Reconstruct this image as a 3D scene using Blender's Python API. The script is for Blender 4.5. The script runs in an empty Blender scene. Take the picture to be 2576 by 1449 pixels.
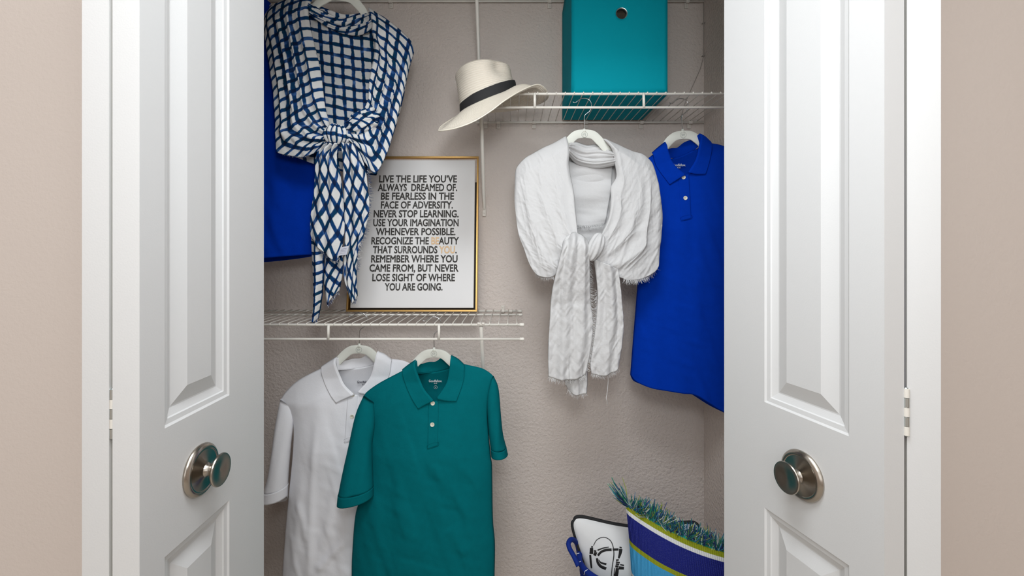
import bpy, math, random
import numpy as np
from mathutils import Matrix, Vector

random.seed(7)
rng = np.random.RandomState(7)
scene = bpy.context.scene
col = scene.collection

# ------------------------------------------------------------------ camera
F, CX, HY, CZ = 1185.0, 1288.0, 628.0, 1.29      # focal length in px, principal column, horizon row, eye height
cam_d = bpy.data.cameras.new('camera')
cam_d.sensor_width = 36.0
cam_d.lens = 36.0 * F / 2576.0
cam_d.shift_y = -(724.5 - HY) / 2576.0
cam_d.clip_start = 0.02
cam = bpy.data.objects.new('camera', cam_d)
col.objects.link(cam)
cam.location = (0, 0, CZ)
cam.rotation_euler = (math.pi / 2, 0, 0)
scene.camera = cam

# ------------------------------------------------------------------ world, lights, exposure
world = bpy.data.worlds.new('world')
scene.world = world
world.use_nodes = True
world.node_tree.nodes['Background'].inputs[0].default_value = (0.9, 0.92, 1.0, 1)
world.node_tree.nodes['Background'].inputs[1].default_value = 0.3

def area(name, loc, rot, size, size_y, watts, color, shape='RECTANGLE'):
    d = bpy.data.lights.new(name, 'AREA')
    d.shape = shape; d.size = size
    if shape in ('RECTANGLE', 'ELLIPSE'): d.size_y = size_y
    d.energy = watts; d.color = color
    o = bpy.data.objects.new(name, d); col.objects.link(o)
    o.location = loc; o.rotation_euler = rot
    return o
R = math.radians
LC = (0.895, 0.955, 1.0)
area('ceiling_lamp_light', (-0.05, 0.27, 2.43), (0, 0, 0), 0.6, 0.6, 15.0, LC, 'DISK')
area('ceiling_bounce_light', (-0.2, -0.75, 2.44), (0, 0, 0), 2.4, 1.9, 21, LC)  # added area light standing in for bounce off the ceiling, no fixture there
fl = area('flash_light', (0.04, -0.03, 1.62), (R(85), 0, 0), 0.25, 0.25, 1.9, LC, 'DISK'); fl.data.spread = R(105)
area('rear_fill_light', (-0.4, -2.3, 1.7), (R(90), 0, 0), 2.6, 1.4, 16, LC)  # added frontal fill behind the camera, the rear wall has no window

vs = scene.view_settings
vs.view_transform = 'Standard'; vs.look = 'None'; vs.gamma = 1.0; vs.use_curve_mapping = False
vs.exposure = 0.03

# ------------------------------------------------------------------ helpers: colour, materials
def lin(c):
    c = c / 255.0
    return c / 12.92 if c <= 0.04045 else ((c + 0.055) / 1.055) ** 2.4
def S(r, g, b): return (lin(r), lin(g), lin(b), 1.0)

def mat(name, colr, rough=0.6, metal=0.0, bump=None, var=None, spec=0.5):
    m = bpy.data.materials.new(name); m.use_nodes = True
    nt = m.node_tree; n = nt.nodes; l = nt.links
    b = n['Principled BSDF']
    b.inputs['Base Color'].default_value = colr
    b.inputs['Roughness'].default_value = rough
    b.inputs['Metallic'].default_value = metal
    b.inputs['Specular IOR Level'].default_value = spec
    tc = n.new('ShaderNodeTexCoord')
    if var:
        sc, amt = var
        t = n.new('ShaderNodeTexNoise'); t.inputs['Scale'].default_value = sc; t.inputs['Detail'].default_value = 4
        l.new(tc.outputs['Object'], t.inputs['Vector'])
        mx = n.new('ShaderNodeMix'); mx.data_type = 'RGBA'
        mx.inputs['A'].default_value = tuple(x * (1 - amt) for x in colr[:3]) + (1,)
        mx.inputs['B'].default_value = tuple(min(1, x * (1 + amt)) for x in colr[:3]) + (1,)
        l.new(t.outputs['Fac'], mx.inputs['Factor']); l.new(mx.outputs['Result'], b.inputs['Base Color'])
    if bump:
        last = None
        for sc, dist, st in bump:
            t = n.new('ShaderNodeTexNoise'); t.inputs['Scale'].default_value = sc; t.inputs['Detail'].default_value = 3
            l.new(tc.outputs['Object'], t.inputs['Vector'])
            bp = n.new('ShaderNodeBump'); bp.inputs['Distance'].default_value = dist; bp.inputs['Strength'].default_value = st
            l.new(t.outputs['Fac'], bp.inputs['Height'])
            if last: l.new(last.outputs['Normal'], bp.inputs['Normal'])
            last = bp
        l.new(last.outputs['Normal'], b.inputs['Normal'])
    return m

M = {}
M['closet_wall'] = mat('closet_wall_paint', S(222, 209, 200), 0.8, bump=[(120, 0.005, 0.8), (330, 0.001, 0.3)])
M['room_wall'] = mat('room_wall_paint', S(222, 209, 200), 0.75, bump=[(160, 0.002, 0.3)])
M['ceiling'] = mat('ceiling_paint', S(235, 233, 228), 0.9)
M['floor'] = mat('carpet_floor', S(205, 195, 182), 0.95, bump=[(300, 0.004, 0.6)], var=(40, 0.15))
M['door'] = mat('door_paint', S(223, 222, 221), 0.38, bump=[(420, 0.0004, 0.25)])
M['casing'] = mat('casing_paint', S(230, 227, 222), 0.4)
M['gap'] = mat('door_gap_seal', S(196, 186, 150), 0.7)
M['wire'] = mat('white_vinyl_wire', S(232, 226, 216), 0.38)
M['plastic'] = mat('clip_plastic', S(222, 214, 204), 0.5)
M['dark'] = mat('dark_void', S(40, 38, 38), 0.8)
M['nickel'] = mat('satin_nickel', S(176, 168, 158), 0.24, 1.0)
M['zinc'] = mat('zinc_hinge', S(205, 210, 208), 0.3, 1.0)
M['chrome'] = mat('chrome_wire', S(200, 200, 200), 0.12, 1.0)
M['hanger'] = mat('hanger_velvet', S(226, 226, 216), 0.75, bump=[(900, 0.0004, 0.3)])
M['hanger_print'] = mat('hanger_emblem_print', S(140, 145, 140), 0.7)
fab = [(700, 0.0008, 0.35), (55, 0.004, 0.14)]
M['teal'] = mat('teal_pique_cotton', S(0, 103, 110), 0.9, spec=0.08, bump=fab, var=(60, 0.08))
M['white_cotton'] = mat('white_pique_cotton', S(246, 245, 248), 0.9, spec=0.1, bump=fab)
M['blue'] = mat('royal_blue_cotton', S(0, 52, 166), 0.9, spec=0.06, bump=fab, var=(60, 0.08))
M['linen'] = mat('white_crinkled_cotton', S(208, 206, 205), 0.9, spec=0.1, bump=[(600, 0.001, 0.4), (120, 0.004, 0.25)])
M['button'] = mat('pearl_button', S(232, 226, 208), 0.3)
M['hole'] = mat('button_hole', S(120, 112, 95), 0.6)
M['print_white'] = mat('white_neck_print', S(225, 228, 230), 0.7)
M['print_dark'] = mat('dark_neck_print', S(45, 45, 60), 0.7)
M['gold'] = mat('brushed_gold_frame', S(206, 164, 98), 0.38, 0.85, bump=[(250, 0.0006, 0.3)])
M['canvas'] = mat('white_canvas', S(240, 237, 235), 0.8, bump=[(1200, 0.0003, 0.3)])
M['black'] = mat('black_fabric', S(34, 33, 34), 0.8)
M['straw_plain'] = mat('straw_edge', S(238, 228, 210), 0.7)
M['bin'] = mat('turquoise_nonwoven', S(0, 148, 164), 0.8, spec=0.1, bump=[(900, 0.0006, 0.4)])
M['liner'] = mat('bin_liner', S(225, 214, 203), 0.9)
M['basket'] = mat('blue_woven_basket', S(14, 42, 125), 0.7, spec=0.2, var=(40, 0.2))
M['stitch'] = mat('white_stitch', S(225, 228, 235), 0.7)
M['pillow'] = mat('white_pillow_canvas', S(232, 231, 230), 0.85, bump=[(800, 0.0006, 0.3), (40, 0.004, 0.12)])
M['ink'] = mat('black_ink', S(28, 26, 26), 0.7)
M['cable'] = mat('painted_cable', S(176, 168, 160), 0.6)
M['tag'] = mat('woven_tag', S(205, 205, 215), 0.7)
M['tag_ink'] = mat('tag_ink', S(120, 122, 150), 0.7)
for nm, c in (('yarn_teal', (30, 120, 120)), ('yarn_navy', (32, 58, 120)), ('yarn_lime', (150, 165, 60)),
              ('yarn_white', (205, 215, 205)), ('yarn_green', (50, 150, 110)), ('yarn_blue', (60, 125, 165))):
    M[nm] = mat(nm, S(*c), 0.9)
M['fringe_white'] = mat('white_fringe_thread', S(240, 239, 238), 0.9)
M['fringe_blue'] = mat('blue_fringe_thread', S(60, 84, 130), 0.9)

def ink_mat(name, c1):
    m = mat(name, c1, 0.8)
    nt = m.node_tree; n = nt.nodes; l = nt.links
    tc = n.new('ShaderNodeTexCoord'); t = n.new('ShaderNodeTexNoise'); t.inputs['Scale'].default_value = 620
    t.inputs['Detail'].default_value = 2
    r = n.new('ShaderNodeValToRGB'); r.color_ramp.elements[0].position = 0.62; r.color_ramp.elements[1].position = 0.68
    r.color_ramp.elements[0].color = c1; r.color_ramp.elements[1].color = S(190, 186, 182)
    l.new(tc.outputs['Object'], t.inputs['Vector']); l.new(t.outputs['Fac'], r.inputs['Fac'])
    l.new(r.outputs['Color'], n['Principled BSDF'].inputs['Base Color'])
    return m
M['sign_ink'] = ink_mat('distressed_sign_ink', S(58, 54, 50))
M['sign_peach'] = ink_mat('peach_sign_ink', S(248, 208, 160))

def straw_mat():
    m = mat('woven_straw', S(232, 221, 205), 0.8, spec=0.2)
    nt = m.node_tree; n = nt.nodes; l = nt.links
    uv = n.new('ShaderNodeUVMap')
    w = n.new('ShaderNodeTexWave'); w.wave_type = 'BANDS'; w.bands_direction = 'Y'
    w.inputs['Scale'].default_value = 1.0; w.inputs['Distortion'].default_value = 0.6; w.inputs['Detail'].default_value = 1
    w.inputs['Detail Scale'].default_value = 3
    l.new(uv.outputs['UV'], w.inputs['Vector'])
    bp = n.new('ShaderNodeBump'); bp.inputs['Distance'].default_value = 0.0035; bp.inputs['Strength'].default_value = 0.55
    l.new(w.outputs['Fac'], bp.inputs['Height']); l.new(bp.outputs['Normal'], n['Principled BSDF'].inputs['Normal'])
    return m
M['straw'] = straw_mat()

def check_mat():
    m = bpy.data.materials.new('blue_check_cotton'); m.use_nodes = True
    nt = m.node_tree; n = nt.nodes; l = nt.links
    b = n['Principled BSDF']; b.inputs['Roughness'].default_value = 0.9; b.inputs['Specular IOR Level'].default_value = 0.1
    uv = n.new('ShaderNodeUVMap')
    nz = n.new('ShaderNodeTexNoise'); nz.inputs['Scale'].default_value = 1.3; nz.inputs['Detail'].default_value = 3
    l.new(uv.outputs['UV'], nz.inputs['Vector'])
    sub = n.new('ShaderNodeVectorMath'); sub.operation = 'SUBTRACT'; sub.inputs[1].default_value = (0.5, 0.5, 0.5)
    l.new(nz.outputs['Color'], sub.inputs[0])
    scl = n.new('ShaderNodeVectorMath'); scl.operation = 'SCALE'; scl.inputs['Scale'].default_value = 0.28
    l.new(sub.outputs[0], scl.inputs[0])
    add = n.new('ShaderNodeVectorMath'); add.operation = 'ADD'
    l.new(uv.outputs['UV'], add.inputs[0]); l.new(scl.outputs[0], add.inputs[1])
    sp = n.new('ShaderNodeSeparateXYZ'); l.new(add.outputs[0], sp.inputs[0])
    masks = []
    for ax, wd in (('X', 0.168), ('Y', 0.168)):
        fr = n.new('ShaderNodeMath'); fr.operation = 'PINGPONG'; fr.inputs[1].default_value = 0.5
        l.new(sp.outputs[ax], fr.inputs[0])
        ss = n.new('ShaderNodeMapRange'); ss.inputs['From Min'].default_value = wd - 0.03; ss.inputs['From Max'].default_value = wd + 0.03
        ss.inputs['To Min'].default_value = 1; ss.inputs['To Max'].default_value = 0
        l.new(fr.outputs[0], ss.inputs['Value'])
        masks.append(ss.outputs['Result'])
    sm = n.new('ShaderNodeMath'); sm.operation = 'ADD'; l.new(masks[0], sm.inputs[0]); l.new(masks[1], sm.inputs[1])
    nz2 = n.new('ShaderNodeTexNoise'); nz2.inputs['Scale'].default_value = 0.9; nz2.inputs['Detail'].default_value = 2
    l.new(uv.outputs['UV'], nz2.inputs['Vector'])
    blue = n.new('ShaderNodeValToRGB'); cr = blue.color_ramp
    cr.elements[0].position = 0.34; cr.elements[0].color = S(10, 56, 84)
    cr.elements[1].position = 0.72; cr.elements[1].color = S(74, 114, 172)
    e = cr.elements.new(0.56); e.color = S(14, 56, 108)
    l.new(nz2.outputs['Fac'], blue.inputs['Fac'])
    c1 = n.new('ShaderNodeMix'); c1.data_type = 'RGBA'; c1.inputs['A'].default_value = S(222, 221, 219)
    mn = n.new('ShaderNodeMath'); mn.operation = 'MINIMUM'; mn.inputs[1].default_value = 1.0; l.new(sm.outputs[0], mn.inputs[0])
    l.new(mn.outputs[0], c1.inputs['Factor']); l.new(blue.outputs['Color'], c1.inputs['B'])
    ov = n.new('ShaderNodeMath'); ov.operation = 'MULTIPLY'; l.new(masks[0], ov.inputs[0]); l.new(masks[1], ov.inputs[1])
    ov2 = n.new('ShaderNodeMath'); ov2.operation = 'MULTIPLY'; ov2.inputs[1].default_value = 0.8; l.new(ov.outputs[0], ov2.inputs[0])
    c2 = n.new('ShaderNodeMix'); c2.data_type = 'RGBA'; c2.inputs['B'].default_value = S(16, 26, 52)
    l.new(ov2.outputs[0], c2.inputs['Factor']); l.new(c1.outputs['Result'], c2.inputs['A'])
    l.new(c2.outputs['Result'], b.inputs['Base Color'])
    tc = n.new('ShaderNodeTexCoord'); t = n.new('ShaderNodeTexNoise'); t.inputs['Scale'].default_value = 220; t.inputs['Detail'].default_value = 4
    l.new(tc.outputs['Object'], t.inputs['Vector'])
    bp = n.new('ShaderNodeBump'); bp.inputs['Distance'].default_value = 0.003; bp.inputs['Strength'].default_value = 0.35
    l.new(t.outputs['Fac'], bp.inputs['Height']); l.new(bp.outputs['Normal'], b.inputs['Normal'])
    return m
M['check'] = check_mat()

def stripe_mat():
    m = mat('striped_ribbed_cotton', (1, 1, 1, 1), 0.9, spec=0.08)
    nt = m.node_tree; n = nt.nodes; l = nt.links
    uv = n.new('ShaderNodeUVMap'); sp = n.new('ShaderNodeSeparateXYZ'); l.new(uv.outputs['UV'], sp.inputs[0])
    r = n.new('ShaderNodeValToRGB'); cr = r.color_ramp; cr.interpolation = 'CONSTANT'
    navy, lime, lb, wh, gr, tl = S(34, 40, 120), S(150, 156, 32), S(70, 160, 210), S(228, 228, 226), S(22, 150, 125), S(40, 160, 140)
    stops = [(0, tl), (.007, lime), (.024, wh), (.044, navy), (.168, lime), (.194, lb), (.325, wh), (.352, gr), (.5, wh), (.527, lb), (.66, lime), (.686, navy), (.82, wh), (.85, lime)]
    cr.elements[0].position = 0; cr.elements[0].color = stops[0][1]
    cr.elements[1].position = stops[-1][0]; cr.elements[1].color = stops[-1][1]
    for p, c in stops[1:-1]:
        e = cr.elements.new(p); e.color = c
    l.new(sp.outputs['Y'], r.inputs['Fac'])
    # woven flecks
    vv = n.new('ShaderNodeVectorMath'); vv.operation = 'MULTIPLY'; vv.inputs[1].default_value = (320, 420, 1); l.new(uv.outputs['UV'], vv.inputs[0])
    nz = n.new('ShaderNodeTexNoise'); nz.inputs['Scale'].default_value = 1.0; nz.inputs['Detail'].default_value = 1; l.new(vv.outputs[0], nz.inputs['Vector'])
    mr = n.new('ShaderNodeMapRange'); mr.inputs['From Min'].default_value = .6; mr.inputs['From Max'].default_value = .75; mr.inputs['To Max'].default_value = .28
    l.new(nz.outputs['Fac'], mr.inputs['Value'])
    mx = n.new('ShaderNodeMix'); mx.data_type = 'RGBA'; mx.inputs['B'].default_value = S(170, 185, 215)
    l.new(mr.outputs['Result'], mx.inputs['Factor']); l.new(r.outputs['Color'], mx.inputs['A'])
    l.new(mx.outputs['Result'], n['Principled BSDF'].inputs['Base Color'])
    w = n.new('ShaderNodeTexWave'); w.bands_direction = 'X'; w.inputs['Scale'].default_value = 26
    l.new(uv.outputs['UV'], w.inputs['Vector'])
    bp = n.new('ShaderNodeBump'); bp.inputs['Distance'].default_value = 0.003; bp.inputs['Strength'].default_value = 0.6
    l.new(w.outputs['Fac'], bp.inputs['Height']); l.new(bp.outputs['Normal'], n['Principled BSDF'].inputs['Normal'])
    return m
M['stripes'] = stripe_mat()

# ------------------------------------------------------------------ helpers: objects
ROOTLOC = {}
def link(o, parent=None):
    col.objects.link(o)
    if parent is not None:
        o.parent = parent
        if parent.name in ROOTLOC:
            o.matrix_parent_inverse = Matrix.Translation(-ROOTLOC[parent.name])
    return o
def tag(o, label=None, cat=None, group=None, kind=None):
    if label: o['label'] = label
    if cat: o['category'] = cat
    if group: o['group'] = group
    if kind: o['kind'] = kind
    return o
def thing(name, loc, label=None, cat=None, group=None, kind=None):
    o = bpy.data.objects.new(name, None); o.empty_display_size = 0.05
    o.location = loc; col.objects.link(o)
    ROOTLOC[o.name] = Vector(loc)
    return tag(o, label, cat, group, kind)
def mesh(name, verts, faces, material, parent=None, smooth=True, uv=None, mats=None, midx=None):
    me = bpy.data.meshes.new(name)
    me.from_pydata([tuple(map(float, v)) for v in verts], [], [tuple(map(int, f)) for f in faces])
    for mm in (mats or [material]): me.materials.append(mm)
    if midx is not None: me.polygons.foreach_set('material_index', list(midx))
    if smooth: me.polygons.foreach_set('use_smooth', [True] * len(me.polygons))
    if uv is not None:
        ul = me.uv_layers.new(name='UVMap')
        idx = np.zeros(len(me.loops), dtype=np.int32); me.loops.foreach_get('vertex_index', idx)
        ul.data.foreach_set('uv', np.asarray(uv, dtype=np.float32)[idx].ravel())
    me.update()
    return link(bpy.data.objects.new(name, me), parent)

class MB:
    def __init__(s): s.v = []; s.f = []; s.m = []
    def add(s, v, f, mi=0):
        o = len(s.v); s.v += [tuple(p) for p in v]; s.f += [tuple(i + o for i in q) for q in f]; s.m += [mi] * len(f)
    def box(s, a, b, mi=0):
        (x0, y0, z0), (x1, y1, z1) = a, b
        v = [(x0, y0, z0), (x1, y0, z0), (x1, y1, z0), (x0, y1, z0), (x0, y0, z1), (x1, y0, z1), (x1, y1, z1), (x0, y1, z1)]
        s.add(v, [(0, 3, 2, 1), (4, 5, 6, 7), (0, 1, 5, 4), (1, 2, 6, 5), (2, 3, 7, 6), (3, 0, 4, 7)], mi)
    def tube(s, pts, r, seg=8, cap=True, mi=0, closed=False):
        pts = [Vector(p) for p in pts]; n = len(pts)
        rr = r if isinstance(r, (list, tuple, np.ndarray)) else [r] * n
        base = []; up = None
        for i in range(n):
            if closed: t = pts[(i + 1) % n] - pts[i - 1]
            else: t = pts[min(i + 1, n - 1)] - pts[max(i - 1, 0)]
            t.normalize()
            if up is None:
                up = t.orthogonal().normalized()
            else:
                up = (up - t * up.dot(t))
                up = up.normalized() if up.length > 1e-6 else t.orthogonal().normalized()
            bn = t.cross(up)
            for k in range(seg):
                a = 2 * math.pi * k / seg
                base.append(pts[i] + (up * math.cos(a) + bn * math.sin(a)) * rr[i])
        f = []
        for i in range(n if closed else n - 1):
            for k in range(seg):
                k2 = (k + 1) % seg; j = (i + 1) % n
                f.append((i * seg + k, i * seg + k2, j * seg + k2, j * seg + k))
        if cap and not closed:
            f.append(tuple(range(seg - 1, -1, -1))); f.append(tuple((n - 1) * seg + k for k in range(seg)))
        s.add(base, f, mi)
    def lathe(s, prof, mtx, seg=32, mi=0, close_ends=True):
        v = []
        for (r, h) in prof:
            for k in range(seg):
                a = 2 * math.pi * k / seg
                v.append(mtx @ Vector((r * math.cos(a), r * math.sin(a), h)))
        f = []
        for i in range(len(prof) - 1):
            for k in range(seg):
                k2 = (k + 1) % seg
                f.append((i * seg + k, i * seg + k2, (i + 1) * seg + k2, (i + 1) * seg + k))
        if close_ends:
            f.append(tuple(range(seg - 1, -1, -1))); f.append(tuple((len(prof) - 1) * seg + k for k in range(seg)))
        s.add(v, f, mi)
    def build(s, name, material, parent=None, smooth=True, mats=None):
        o = mesh(name, s.v, s.f, material, parent, smooth, mats=mats, midx=s.m if mats else None)
        return o
def sharp(o, deg=35):
    o.data.set_sharp_from_angle(angle=R(deg)); return o
def bevel(o, w=0.002, seg=2):
    m = o.modifiers.new('bevel', 'BEVEL'); m.width = w; m.segments = seg; m.limit_method = 'ANGLE'; m.angle_limit = R(40); return o
def solid(o, t, off=-1):
    m = o.modifiers.new('thickness', 'SOLIDIFY'); m.thickness = t; m.offset = off; return o
def P(px, py, Y): return Vector(((px - CX) * Y / F, Y, CZ - (py - HY) * Y / F))

def text_mesh(name, body, material, parent, width=None, cap=None, size=None, mtx=Matrix.Identity(4), bold=0.0, mats=None, alt=None, left=False, shear=0.0):
    """flat lettering in its own XY plane, centred on x, baseline at 0; fitted to width / cap height, then placed by mtx"""
    cu = bpy.data.curves.new(name, 'FONT'); cu.body = body; cu.size = 1.0; cu.bevel_depth = bold; cu.bevel_resolution = 0; cu.resolution_u = 3; cu.shear = shear
    for mm in (mats or [material]): cu.materials.append(mm)
    if alt:
        for i in range(*alt): cu.body_format[i].material_index = 1
    tmp = bpy.data.objects.new(name + '_tmp', cu); col.objects.link(tmp)
    dg = bpy.context.evaluated_depsgraph_get()
    me = bpy.data.meshes.new_from_object(tmp.evaluated_get(dg))
    bpy.data.objects.remove(tmp); bpy.data.curves.remove(cu)
    me.name = name
    n = len(me.vertices); co = np.zeros(n * 3, dtype=np.float32); me.vertices.foreach_get('co', co); co = co.reshape(-1, 3)
    x0, x1 = co[:, 0].min(), co[:, 0].max()
    CAPH = 0.729
    sy = (cap / CAPH) if cap else (size or 1.0)
    sx = (width / (x1 - x0)) if width else sy
    co[:, 0] = (co[:, 0] - (x0 + x1) / 2) * sx; co[:, 1] *= sy; co[:, 2] *= 0.0004 / max(bold, 1e-4) if bold > 0 else 1.0
    me.vertices.foreach_set('co', co.ravel()); me.transform(mtx); me.update()
    o = bpy.data.objects.new(name, me)
    return link(o, parent)

# ------------------------------------------------------------------ helpers: cloth
def vnoise(x, y, seed=0):
    x = np.asarray(x, float); y = np.asarray(y, float)
    xi = np.floor(x).astype(np.int64); yi = np.floor(y).astype(np.int64)
    fx = x - xi; fy = y - yi
    fx = fx * fx * fx * (fx * (fx * 6 - 15) + 10); fy = fy * fy * fy * (fy * (fy * 6 - 15) + 10)
    def h(a, b):
        n = (a * 374761393 + b * 668265263 + seed * 974634777) & 0x7fffffff
        n = ((n ^ (n >> 13)) * 1274126177) & 0x7fffffff
        n = n ^ (n >> 16)
        return (n % 65536) / 32768.0 - 1.0
    a = h(xi, yi); b = h(xi + 1, yi); c = h(xi, yi + 1); d = h(xi + 1, yi + 1)
    return (a * (1 - fx) + b * fx) * (1 - fy) + (c * (1 - fx) + d * fx) * fy
def rot_noise(px, py, ang, sx, sy, seed=0):
    """noise stretched along ang (degrees, image plane)"""
    a = math.radians(ang); u = px * math.cos(a) + py * math.sin(a); v = -px * math.sin(a) + py * math.cos(a)
    return vnoise(u / sx, v / sy, seed)
def ridge(px, py, pts, w, amp):
    pts = np.asarray(pts, float); best = np.full(np.shape(px), 1e9); tt = np.zeros(np.shape(px))
    L = np.concatenate([[0], np.cumsum(np.hypot(*np.diff(pts, axis=0).T))])
    for i in range(len(pts) - 1):
        a, b = pts[i], pts[i + 1]; d = b - a; l2 = (d ** 2).sum()
        t = np.clip(((px - a[0]) * d[0] + (py - a[1]) * d[1]) / l2, 0, 1)
        ds = np.hypot(px - a[0] - t * d[0], py - a[1] - t * d[1])
        m = ds < best; best = np.where(m, ds, best); tt = np.where(m, (L[i] + t * math.sqrt(l2)) / L[-1], tt)
    env = np.clip(np.minimum(tt, 1 - tt) * 6, 0.25, 1)
    return amp * env * np.exp(-(best / w) ** 2)
def curve(pts, n, smooth=True):
    """n+1 points evenly spaced along the polyline / Catmull-Rom spline"""
    p = np.asarray(pts, float)
    if smooth and len(p) > 2:
        q = np.vstack([2 * p[0] - p[1], p, 2 * p[-1] - p[-2]]); out = []
        for i in range(len(p) - 1):
            t = np.linspace(0, 1, 14, endpoint=False)[:, None]
            a, b, c, d = q[i], q[i + 1], q[i + 2], q[i + 3]
            out.append(0.5 * (2 * b + (c - a) * t + (2 * a - 5 * b + 4 * c - d) * t ** 2 + (3 * b - a - 3 * c + d) * t ** 3))
        p = np.vstack(out + [p[-1:]])
    s = np.concatenate([[0], np.cumsum(np.linalg.norm(np.diff(p, axis=0), axis=1))])
    t = np.linspace(0, s[-1], n + 1)
    return np.stack([np.interp(t, s, p[:, k]) for k in range(p.shape[1])], axis=1)
def chain(segs, counts, smooth=True):
    out = [curve(s, c, smooth) for s, c in zip(segs, counts)]
    return np.vstack([out[0]] + [o[1:] for o in out[1:]])
def coons(top, bot, left, right):
    nu = len(top) - 1; nv = len(left) - 1
    u = np.linspace(0, 1, nu + 1)[None, :, None]; v = np.linspace(0, 1, nv + 1)[:, None, None]
    T = top[None]; B = bot[None]; L = left[:, None]; Rr = right[:, None]
    return (1 - v) * T + v * B + (1 - u) * L + u * Rr - ((1 - u) * (1 - v) * top[0] + u * (1 - v) * top[-1] + (1 - u) * v * bot[0] + u * v * bot[-1])
def gfaces(nv, nu, off=0, flip=False):
    f = []
    for i in range(nv):
        for j in range(nu):
            a = off + i * (nu + 1) + j
            q = (a, a + 1, a + nu + 2, a + nu + 1)
            f.append(q[::-1] if flip else q)
    return f
def plane_pts(px, py, d, Y0):
    """garment plane at depth Y0 (metres), d = metres towards the room"""
    k = Y0 / F
    return np.stack([(px - CX) * k, Y0 - d, CZ - (py - HY) * k], axis=-1)
def sheet(name, top, bot, left, right, dfun, Y0, material, parent, nu=60, nv=60, uvfun=None, thick=0.0025, smooth_edges=True, warp=None):
    g = coons(curve(top, nu, smooth_edges) if len(top) != nu + 1 else np.asarray(top), curve(bot, nu, smooth_edges),
              curve(left, nv, smooth_edges), curve(right, nv, smooth_edges))
    px, py = g[..., 0], g[..., 1]
    U, V = np.meshgrid(np.linspace(0, 1, nu + 1), np.linspace(0, 1, nv + 1))
    d = dfun(U, V, px, py) * np.ones_like(px)
    wx, wy = warp(U, V, px, py) if warp else (0, 0)
    v = plane_pts(px + wx, py + wy, d, Y0).reshape(-1, 3)
    uv = None
    if uvfun:
        a, b = uvfun(U, V, px, py); uv = np.stack([a, b], axis=-1).reshape(-1, 2)
    o = mesh(name, v, gfaces(nv, nu), material, parent, uv=uv)
    if thick: solid(o, thick, 0)
    return o
def ringtube(name, Lc, Rc, th, d0, Y0, material, parent, nv=40, nr=28, drop=0.0, fold=None, thick=0.002, cap_top=False):
    """flattened sleeve: ring sections between two image-plane outlines"""
    L = curve(Lc, nv); Rr = curve(Rc, nv); v = []
    ang = np.linspace(0, 2 * math.pi, nr, endpoint=False)
    for i in range(nv + 1):
        t = i / nv
        c = (L[i] + Rr[i]) / 2; h = (Rr[i] - L[i]) / 2
        w = np.cos(ang); s = np.sin(ang)
        w = np.sign(w) * np.abs(w) ** 0.9
        px = c[0] + h[0] * w; py = c[1] + h[1] * w + np.where(s < 0, -s, 0) * drop * t
        T = th(t); d = d0(t) + T * s
        if fold is not None: d = d + np.where(s > 0, s, 0) * fold(px, py)
        v.append(plane_pts(px, py, d, Y0))
    v = np.vstack(v); f = []
    for i in range(nv):
        for k in range(nr):
            k2 = (k + 1) % nr
            f.append((i * nr + k, i * nr + k2, (i + 1) * nr + k2, (i + 1) * nr + k))
    if cap_top: f.append(tuple(range(nr)))
    o = mesh(name, v, f, material, parent)
    if thick: solid(o, thick, -1)
    return o
def fringe(name, pts3, dirs, n, lmin, lmax, wid, material, parent, spread=0.35, seed=1, mats=None, sag=0.0):
    """loose threads along a 3D edge (uncountable)"""
    rr = np.random.RandomState(seed); pts = curve(pts3, n, False); D = curve(dirs, n, False); mb = MB()
    for i in range(n):
        p = Vector(pts[i]) + Vector(rr.normal(0, wid * 0.6, 3)); d = Vector(D[i]).normalized()
        d = (d + Vector(rr.normal(0, spread, 3))).normalized(); ln = rr.uniform(lmin, lmax)
        q1 = p + d * ln * 0.5 + Vector(rr.normal(0, ln * 0.07, 3)); q2 = p + d * ln + Vector((0, 0, -sag * ln)) + Vector(rr.normal(0, ln * 0.12, 3))
        mb.tube([p - d * ln * 0.1, q1, q2], [wid, wid * 0.9, wid * 0.4], 3, False, mi=rr.randint(len(mats)) if mats else 0)
    o = mb.build(name, material, parent, smooth=True, mats=mats)
    o['kind'] = 'stuff'
    return o

# ================================================================== THE SETTING
YW = 0.865            # room side of the closet front wall
YI = 0.985            # closet side of it
YB = 1.62             # closet back wall
def struct(name, boxes, material):
    mb = MB()
    for a, b in boxes: mb.box(a, b)
    o = mb.build(name, material, None, smooth=False); o['kind'] = 'structure'; return o
OL, OR_ = -0.60, 0.645    # opening jambs
struct('floor', [((-2.2, -2.5, -0.05), (2.2, 1.75, 0.0))], M['floor'])
struct('ceiling', [((-2.2, -2.5, 2.46), (2.2, 1.75, 2.51))], M['ceiling'])
struct('wall_back', [((-1.25, YB, 0), (0.80, YB + 0.1, 2.46))], M['closet_wall'])
struct('wall_right', [((0.66, YI, 0), (0.76, YB, 2.46))], M['closet_wall'])
struct('wall_left', [((-1.25, YI, 0), (-1.15, YB, 2.46))], M['closet_wall'])
struct('wall_front_left', [((-2.2, YW, 0), (OL - 0.02, YI, 2.46))], M['room_wall'])
struct('wall_front_right', [((OR_ + 0.02, YW, 0), (2.2, YI, 2.46))], M['room_wall'])
struct('wall_front_top', [((OL - 0.02, YW, 2.08), (OR_ + 0.02, YI, 2.46))], M['room_wall'])
struct('wall_room_left', [((-2.2, -2.4, 0), (-2.1, YW, 2.46))], M['room_wall'])
struct('wall_room_right', [((2.1, -2.4, 0), (2.2, YW, 2.46))], M['room_wall'])
struct('wall_room_back', [((-2.2, -2.5, 0), (2.2, -2.4, 2.46))], M['room_wall'])
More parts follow.
